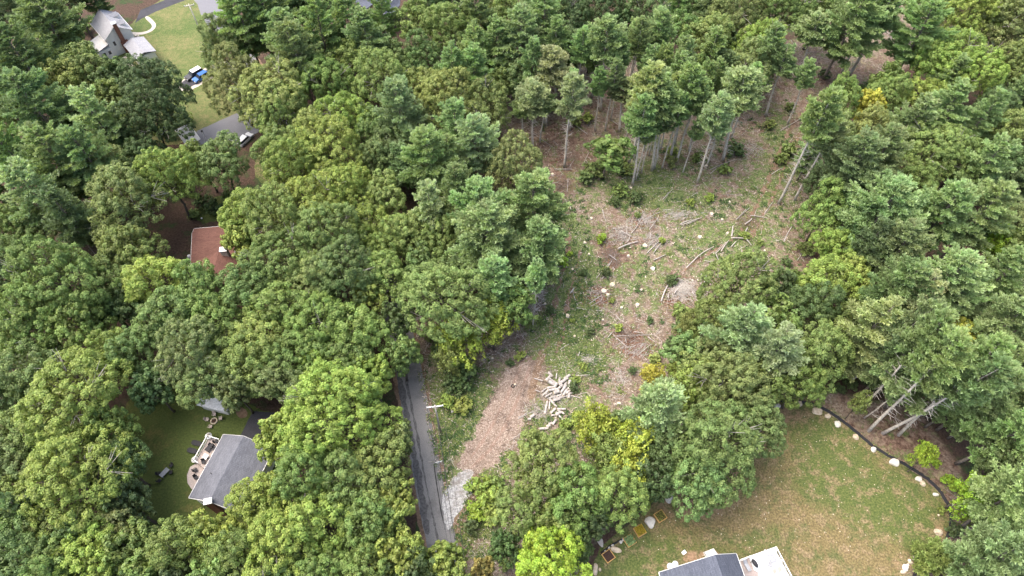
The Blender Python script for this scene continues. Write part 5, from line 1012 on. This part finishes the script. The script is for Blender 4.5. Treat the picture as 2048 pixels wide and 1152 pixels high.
for sx in (-.46, .46): c = MB(); c.v = [(sx - .42, -.85, 1.09), (sx + .42, -.85, 1.09), (sx + .42, .55, .39), (sx - .42, .55, .39)]; c.f = [(0, 1, 2, 3)]; c.v += [(a, b2, c2 + .04) for a, b2, c2 in c.v]; c.f = [(3, 2, 1, 0), (4, 5, 6, 7), (0, 1, 5, 4), (1, 2, 6, 5), (2, 3, 7, 6), (3, 0, 4, 7)]; c.obj('door', M['carwhite'], rt)
for px, py, lab, r in ((1340.5, 1133, 'left of two touching white round lids beside the slate house', .55), (1350.5, 1128, 'right of two touching white round lids beside the slate house', .5)):
    q = G(px, py, .3); rt = empty('round_lid', (q.x, q.y, 0), 0, lab, 'lid', 'white round lids'); MB().tube([(0, 0, 0), (0, 0, .35)], [r * .9, r * .92], 20).obj('rim', M['concrete'], rt, False); MB().tube([(0, 0, .36), (0, 0, .44), (0, 0, .5)], [r, r, r * .5], 24).obj('cover', M['white'], rt, True)
q = G(1368, 1105, .3); rt = empty('utility_box', (q.x, q.y, 0), .6, 'small white square box standing on the lawn near the slate house', 'box'); MB().box((0, 0, .2), (.62, .5, .4)).obj('body', M['white'], rt); MB().box((0, 0, .43), (.7, .56, .06)).obj('lid', M['carwhite'], rt)

# dark-roofed house, top edge
h = House('dark slate-roofed house peeking out at the top edge', G(786, -26, 7.5), G(757, 22, 7.5), 7.5, 1.4, 7.0, 5.2, 4.6, M['tanwall'], M['roof_slate'])
P1 = G(790, -30, 7.5); P2 = G(766, 32, 7.0)
bpy.data.objects.remove(h.roof); 
c_ = h.c; T1, T2, T3, T4, T5 = [G(*a) - c_ for a in ((775, -22, 8), (757, 24, 7), (779, 38, 5.6), (800, 10, 5.4), (801, -20, 5.6))]
roof_planes('roof', [[T1, T2, T3, T4, T5]], M['roof_slate'], h.rt)
T = [G(*a) - c_ for a in ((735, -24, 8), (770, -24, 8), (757, 0, 6.6), (732, 18, 5.6), (712, 5, 5.6), (700, -20, 5.8))]
roof_planes('wing_roof', [T], M['roof_slate'], h.rt)
T = [G(*a) - c_ for a in ((757, 24, 7.02), (749, 14, 7.0), (762, -10, 8.0), (775, -20, 8.05))]
roof_planes('valley_roof', [T], M['roof_grey'], h.rt)
b = MB(); s0, s1 = G(757, 24, 7.0) - c_, G(779, 38, 5.6) - c_; b.tube([s0, s1, G(787, 30, 5.5) - c_], [.1, .1, .1], 5); b.obj('gutter', M['white'], h.rt)
q = G(770, 40, 2.5) - c_; MB().box((q.x - .5, q.y + 1.8, 2.4), (4.6, 2.2, 4.8), -.55).obj('wing_wall', M['tanwall'], h.rt)
q = G(775, 60, 1) ; rt = empty('shed', (q.x, q.y, 0), .5, 'small white lean-to below the dark-roofed house at the top', 'shed'); MB().box((0, 0, .9), (2.0, 1.2, 1.8)).obj('wall', M['white'], rt); MB().box((0, 0, 1.87), (2.3, 1.5, .12)).obj('roof', M['roof_ash'], rt)

# ------------------------------------------------------------ vehicles
def car(x, y, ang, paint, label, L=4.6, Wd=1.85, H=1.6, suv=True, cover=None):
    rt = empty('parked_car', (x, y, 0.01), ang, label, 'car'); b = MB()
    prof = [(-L / 2, .35), (-L / 2, .85), (-L / 2 + .12, 1.0), (-L * .12 + L * .30, 1.02), (L / 2 - .15, .82), (L / 2, .6), (L / 2, .35)]
    for sy, k in ((-1, .9), (-1, 1), (1, 1), (1, .9)):
        for (a, z) in prof: b.v.append((a * (.985 if k < 1 else 1), sy * Wd / 2 * (1 if k < 1 else .985 if z > .9 else 1), z if k == 1 else z))
    n = len(prof); b.v = []; 
    for sy in (-1, 1): b.v += [(a, sy * Wd / 2 * (.93 if z > .9 else 1), z) for a, z in prof]
    b.f = [tuple(range(n)), tuple(range(n, 2 * n))[::-1]] + [(i, n + i, n + (i + 1) % n, (i + 1) % n) for i in range(n)]
    b.obj('body', M[paint], rt); r0, r1 = (-L / 2 + .18, L * .16)
    g = MB(); c = [(r0, 1.0), (r1 + .35, 1.0), (r1 - .3, H - .06), (r0 + .3, H - .06)]; g.v = [(a, -Wd * (.46 if z < 1.2 else .38), z) for a, z in c] + [(a, Wd * (.46 if z < 1.2 else .38), z) for a, z in c]; g.f = [(0, 1, 2, 3), (7, 6, 5, 4), (0, 4, 5, 1), (1, 5, 6, 2), (2, 6, 7, 3), (3, 7, 4, 0)]; g.obj('window', M['glass'], rt)
    MB().box(((r0 + r1) / 2, 0, H - .02), (r1 - r0 - .62, Wd * .76, .07)).obj('roof', M[cover or paint], rt)
    for sx in (-1, 1):
        for sy in (-1, 1):
            w = MB().tube([(sx * L * .31, sy * (Wd / 2 - .2), .34), (sx * L * .31, sy * (Wd / 2 + .01), .34)], [.34, .34], 14).obj('wheel', M['rubber'], rt)
            MB().tube([(sx * L * .31, sy * (Wd / 2), .34), (sx * L * .31, sy * (Wd / 2 + .025), .34)], [.2, .2], 10).obj('rim', M['greyp'], w)
    for sy in (-1, 1): MB().box((L / 2 - .02, sy * Wd * .36, .66), (.08, .35, .14)).obj('headlight', M['white'], rt); MB().box((-L / 2 + .01, sy * Wd * .4, .82), (.06, .22, .2)).obj('tail_light', M['roof_red'], rt)
    return rt
p = G(401.5, 153, .8); q = G(412, 147, .8); a_ = math.atan2(q.y - p.y, q.x - p.x)
car(p.x, p.y, a_ + math.pi, 'carblue', 'blue car parked in the narrow driveway between two lawns')
p = G(388, 147.5, .8); car(p.x, p.y, a_ + math.pi, 'carblack', 'black and white truck parked beside the blue car', 5.2, 1.95, 1.8, cover='carwhite')
p = G(481, 274, .8); car(p.x + 1.2, p.y - .6, a_ + .25, 'carwhite', 'white car half under the trees at the asphalt driveway')

# ------------------------------------------------------------ utility poles and cables
def pole(base, toppx, label, armdir, arm=3.0, m='deadwood', hgt=None):
    b0 = G(*base); lo, hi = 2., 16.
    for _ in range(30):
        m_ = (lo + hi) / 2
        if PX(b0.x, b0.y, m_)[1] > toppx: lo = m_
        else: hi = m_
    H = hgt or lo; rt = empty('utility_pole', b0, 0, label, 'utility pole', 'utility poles')
    MB().tube([(0, 0, 0), (0, 0, H)], [.19, .13], 8).obj('pole', M[m], rt, True); a = armdir
    MB().box((0, 0, H - .45), (arm, .16, .16), a).obj('crossarm', M['white'] if m == 'deadwood' else M[m], rt)
    for k in (-1, -.45, 1): MB().tube([(math.cos(a) * arm * .46 * k, math.sin(a) * arm * .46 * k, H - .37), (math.cos(a) * arm * .46 * k, math.sin(a) * arm * .46 * k, H - .12)], [.09, .07], 6).obj('insulator', M['white'], rt)
    for sg in (-1, 1): MB().tube([(0, 0, H - 1.3), (math.cos(a) * arm * .3 * sg, math.sin(a) * arm * .3 * sg, H - .5)], [.03, .03], 4).obj('brace', M['greyp'], rt)
    return b0, H
M['polewood'] = simple('pole_wood', (.50, .46, .40), .85, .2, 3)
b0, H0 = pole((882, 866), 811, 'weathered utility pole with white crossarm beside the road', .14, 2.9, 'deadwood')
b1, H1 = pole((931, 1200), 1112, 'pale utility pole top showing through trees near the bottom edge', .1, 2.4, 'deadwood', H0)
b2, H2 = pole((406, 74), 8, 'tan utility pole standing on the lawn edge at upper left', .32, 2.6, 'pinebark')
def cable(p, q, sag, label, r=.025):
    pts = [p.lerp(q, i / 16) - Vector((0, 0, sag * 4 * (i / 16) * (1 - i / 16))) for i in range(17)]; o = MB().tube([x - p for x in pts], [r] * 17, 4).obj('power_cable', M['wire'], None, False, p); props(o, label, 'cable', 'power cables along the road')
for k, dz, lab in ((-1.3, -.12, 'left cable from the crossarm running along the road'), (-.6, -.12, 'middle cable from the crossarm running along the road'), (1.3, -.12, 'right cable from the crossarm running along the road'), (0, -2.2, 'lower cable along the road below the crossarm')):
    cable(b0 + Vector((k, k * .14, H0 + dz)), b1 + Vector((k * .8, k * .1, H1 + dz)), .9, lab, .028 if dz > -1 else .05)
q = G(884, 929, 0); rt = empty('sign_post', (q.x, q.y, 0), .25, 'white wooden sign post with side arm on the verge', 'sign post', None); MB().box((0, 0, .9), (.1, .1, 1.8)).obj('post', M['white'], rt); MB().box((-.45, 0, 1.72), (1.3, .09, .12)).obj('arm', M['white'], rt); MB().box((-.5, 0, 1.3), (.75, .04, .5)).obj('panel', M['white'], rt)
q = G(1026, 772, .1); rt = link('old_tyre', None, None, (q.x, q.y, .1)); MB().tube([(math.cos(t * .5236) * .3, math.sin(t * .5236) * .3, 0) for t in range(13)], [.1] * 13, 6).obj('tyre', M['rubber'], rt, True); rt.name = 'old_tyre'; props(rt, 'black tyre lying on the wood chip track', 'tyre')

# ------------------------------------------------------------ black erosion fence and raised planter boxes
def silt(pts, label, hgt=.55, th=.22):
    w = [G(*p) for p in pts]; c = w[0].copy(); pts3 = []
    for i in range(len(w) - 1):
        for k in range(6): pts3.append(w[i].lerp(w[i + 1], k / 6) + Vector((random.uniform(-.06, .06), random.uniform(-.06, .06), 0)))
    pts3.append(w[-1]); rt = empty('erosion_fence', c, 0, label, 'fence'); b = MB(); n = len(pts3)
    for i, p in enumerate(pts3):
        d = (pts3[min(i + 1, n - 1)] - pts3[max(i - 1, 0)]).normalized(); s_ = Vector((-d.y, d.x, 0)); q = p - c; hh = hgt * random.uniform(.8, 1.1)
        b.v += [tuple(q + s_ * th), tuple(q + s_ * .03 + Vector((0, 0, hh))), tuple(q - s_ * .03 + Vector((0, 0, hh))), tuple(q - s_ * th)]
    for i in range(n - 1): b.f += [tuple(4 * i + j for j in (0, 4, 5, 1)), tuple(4 * i + j for j in (1, 5, 6, 2)), tuple(4 * i + j for j in (2, 6, 7, 3))]
    b.obj('fabric', M['silt'], rt)
    for i in range(0, n, 6): q = pts3[i] - c; MB().box((q.x, q.y, .4), (.05, .05, .8)).obj('stake', M['lumber'], rt)
silt([(1560, 801), (1590, 801), (1625, 808), (1660, 824), (1690, 846), (1720, 870), (1745, 892), (1775, 910), (1805, 926), (1835, 944), (1858, 960), (1880, 982), (1896, 1008), (1903, 1035), (1901, 1058), (1894, 1078)], 'black fabric erosion fence curving around the dry lawn', .5, .3)
silt([(1930, 1085), (1880, 1105), (1835, 1140), (1822, 1160), (1800, 1200)], 'black fabric fence piece below the yellow-green hemlock', .5, .25)
silt([(1200, 1108), (1222, 1090), (1245, 1078)], 'short black fabric strip behind the lowest planter boxes', .3, .15)
silt([(1293, 1017), (1310, 1000), (1322, 985), (1345, 965)], 'thin black fabric strip behind the white boulders', .3, .1)
for i, (px, py, rz, kind) in enumerate(((1321, 1032, .52, 1), (1280, 1061, .48, 2), (1259.5, 1081, .52, 3), (1217, 1112, .58, 0))):
    q = G(px, py, .3); s_ = .80
    rt = empty('planter_box', (q.x, q.y, 0), rz, ['square timber planter box holding only bare soil', 'timber planter box with sparse yellowing plants beside the big white boulder', 'timber planter box overflowing with yellow foliage', 'timber planter box with big pale green squash leaves'][kind], 'planter box', 'timber planter boxes beside the dry lawn')
    b = MB()
    for k, (dx, dy) in enumerate(((0, s_), (0, -s_))): b.box((dx, dy, .2), (2 * s_ + .1, .1, .4))
    for k, (dx, dy) in enumerate(((s_, 0), (-s_, 0))): b.box((dx, dy, .2), (.1, 2 * s_ - .11, .4))
    b.obj('frame', M['lumber'], rt); MB().box((0, 0, .14), (2 * s_ - .12, 2 * s_ - .12, .26)).obj('soil', M['soil'], rt)
    if kind:
        n = (0, 300, 1500, 220)[kind]; P = rng.uniform(-.75, .75, (n, 3)); P[:, 2] = rng.uniform(.3, .7, n); sz_ = (0, .07, .08, .22)[kind]
        V = rhombi(P, unit(rng.normal(size=P.shape) * .5 + [0, 0, 1]), sz_, sz_ * (.6 if kind < 3 else .5)); c = link('plants', quad_mesh('plants', V, rng.random((n, 2)), M['leaf']), rt); c.color = [(0, 0, 0, 1), (.25, .27, .05, 1), (.38, .30, .03, 1), (.20, .30, .12, 1)][kind]
q = G(1201, 1083, .1); o = link('stone_slab', rock_mesh('stone_slab', 9, M['concrete']), None, (q.x, q.y, .1)); o.scale = (.5, 1.1, .22); o.rotation_euler[2] = .5; props(o, 'grey elongated stone slab among twigs behind the planter boxes', 'stone')

# ------------------------------------------------------------ labels that single out each tree, log, boulder and shrub
MARK = [(230, 55, 'the cream house with the chimney'), (370, 265, 'the pale-roofed garage'), (425, 495, 'the red-brown roofed house'), (455, 940, 'the grey gabled house'), (755, 20, 'the dark-roofed house at the top'),
        (1420, 1130, 'the slate-roofed house'), (1112, 785, 'the sawn log heap'), (1000, 840, 'the wood chip track'), (915, 990, 'the grey gravel apron'), (875, 850, 'the roadside utility pole'), (1365, 585, 'the largest brush pile'),
        (1495, 465, 'the crossed felled logs'), (1310, 320, 'the cluster of bare-stemmed pines'), (1757, 860, 'the bare trunks by the fence'), (1650, 1000, 'the dry lawn'), (300, 940, 'the shaded lawn'), (398, 152, 'the blue car'),
        (1912, 680, 'the yellow tree at far right'), (1560, 400, 'the two leaning pine trunks'), (1105, 1110, 'the lime green tree'), (680, 815, 'the vivid green tree'), (1742, 212, 'the small yellow tree'), (0, 0, 'the top left corner'),
        (2048, 0, 'the top right corner'), (0, 1152, 'the bottom left corner'), (2048, 1152, 'the bottom right corner'), (0, 600, 'the left edge of the photo'), (1066, 620, 'the bare spruce'), (1790, 50, 'the far cutting'), (600, 1140, 'the bottom edge at left'), (1065, 60, 'the top edge at middle')]
KW = {'O3': 'small {} broadleaf tree', 'O5': '{} broadleaf tree', 'O7': 'large {} broadleaf tree', 'O10': 'huge spreading {} broadleaf tree', 'P': 'feathery {} pine', 'PL': 'big feathery {} pine', 'PS': 'young {} pine', 'S': 'tall bare-stemmed {} pine', 'D': 'bare grey conifer',
      'A': 'airy {} sapling', 'B': '{} shrub', 'T': 'rounded {} young tree', 'H': 'drooping {} hemlock'}
for rt, x, y, H, kind, ck, R in TREES:
    p = PX(x, y, H * .7); w = KW[kind].format(COL[ck][1]); cat = 'shrub' if kind == 'B' else 'tree'
    grp = {'S': 'bare-stemmed pines around the clearing', 'B': 'shrubs around the clearing and yards', 'A': 'airy saplings'}.get(kind, 'pines of the forest' if kind in ('P', 'PL', 'PS') else None if kind in 'DH' else 'broadleaf trees of the forest')
    LAB.append((rt, w, p[0], p[1], grp, cat))
ORD = ['nearest', 'second', 'third', 'fourth', 'fifth', 'sixth', 'seventh', 'eighth', 'ninth', 'tenth', 'eleventh', 'twelfth', 'thirteenth', 'fourteenth', 'fifteenth', 'sixteenth'] + [f'{i}th' for i in range(17, 60)]
fam = {}
for o, w, px, py, g, cat in LAB:
    i = min(range(len(MARK)), key=lambda k: (MARK[k][0] - px) ** 2 + ((MARK[k][1] - py) * 1.2) ** 2); mx, my, mn = MARK[i]
    dx, dy = px - mx, py - my; side = ('right of' if dx > 0 else 'left of') if abs(dx) > abs(dy) else ('below' if dy > 0 else 'above')
    fam.setdefault((w, side, mn), []).append((math.hypot(dx, dy), o, g, cat))
for (w, side, mn), L in fam.items():
    L.sort(key=lambda t: t[0])
    for k, (d, o, g, cat) in enumerate(L):
        w2 = w.replace(' lying on the clearing floor', '')
        o['label'] = (f'{w2} {side} {mn}' if len(L) == 1 else f'{w2}, {ORD[k]} one {side} {mn}'); o['category'] = cat
        if g: o['group'] = g
import collections
print('COUNTS', collections.Counter(t[4] for t in TREES), len(TREES), len(LAB))
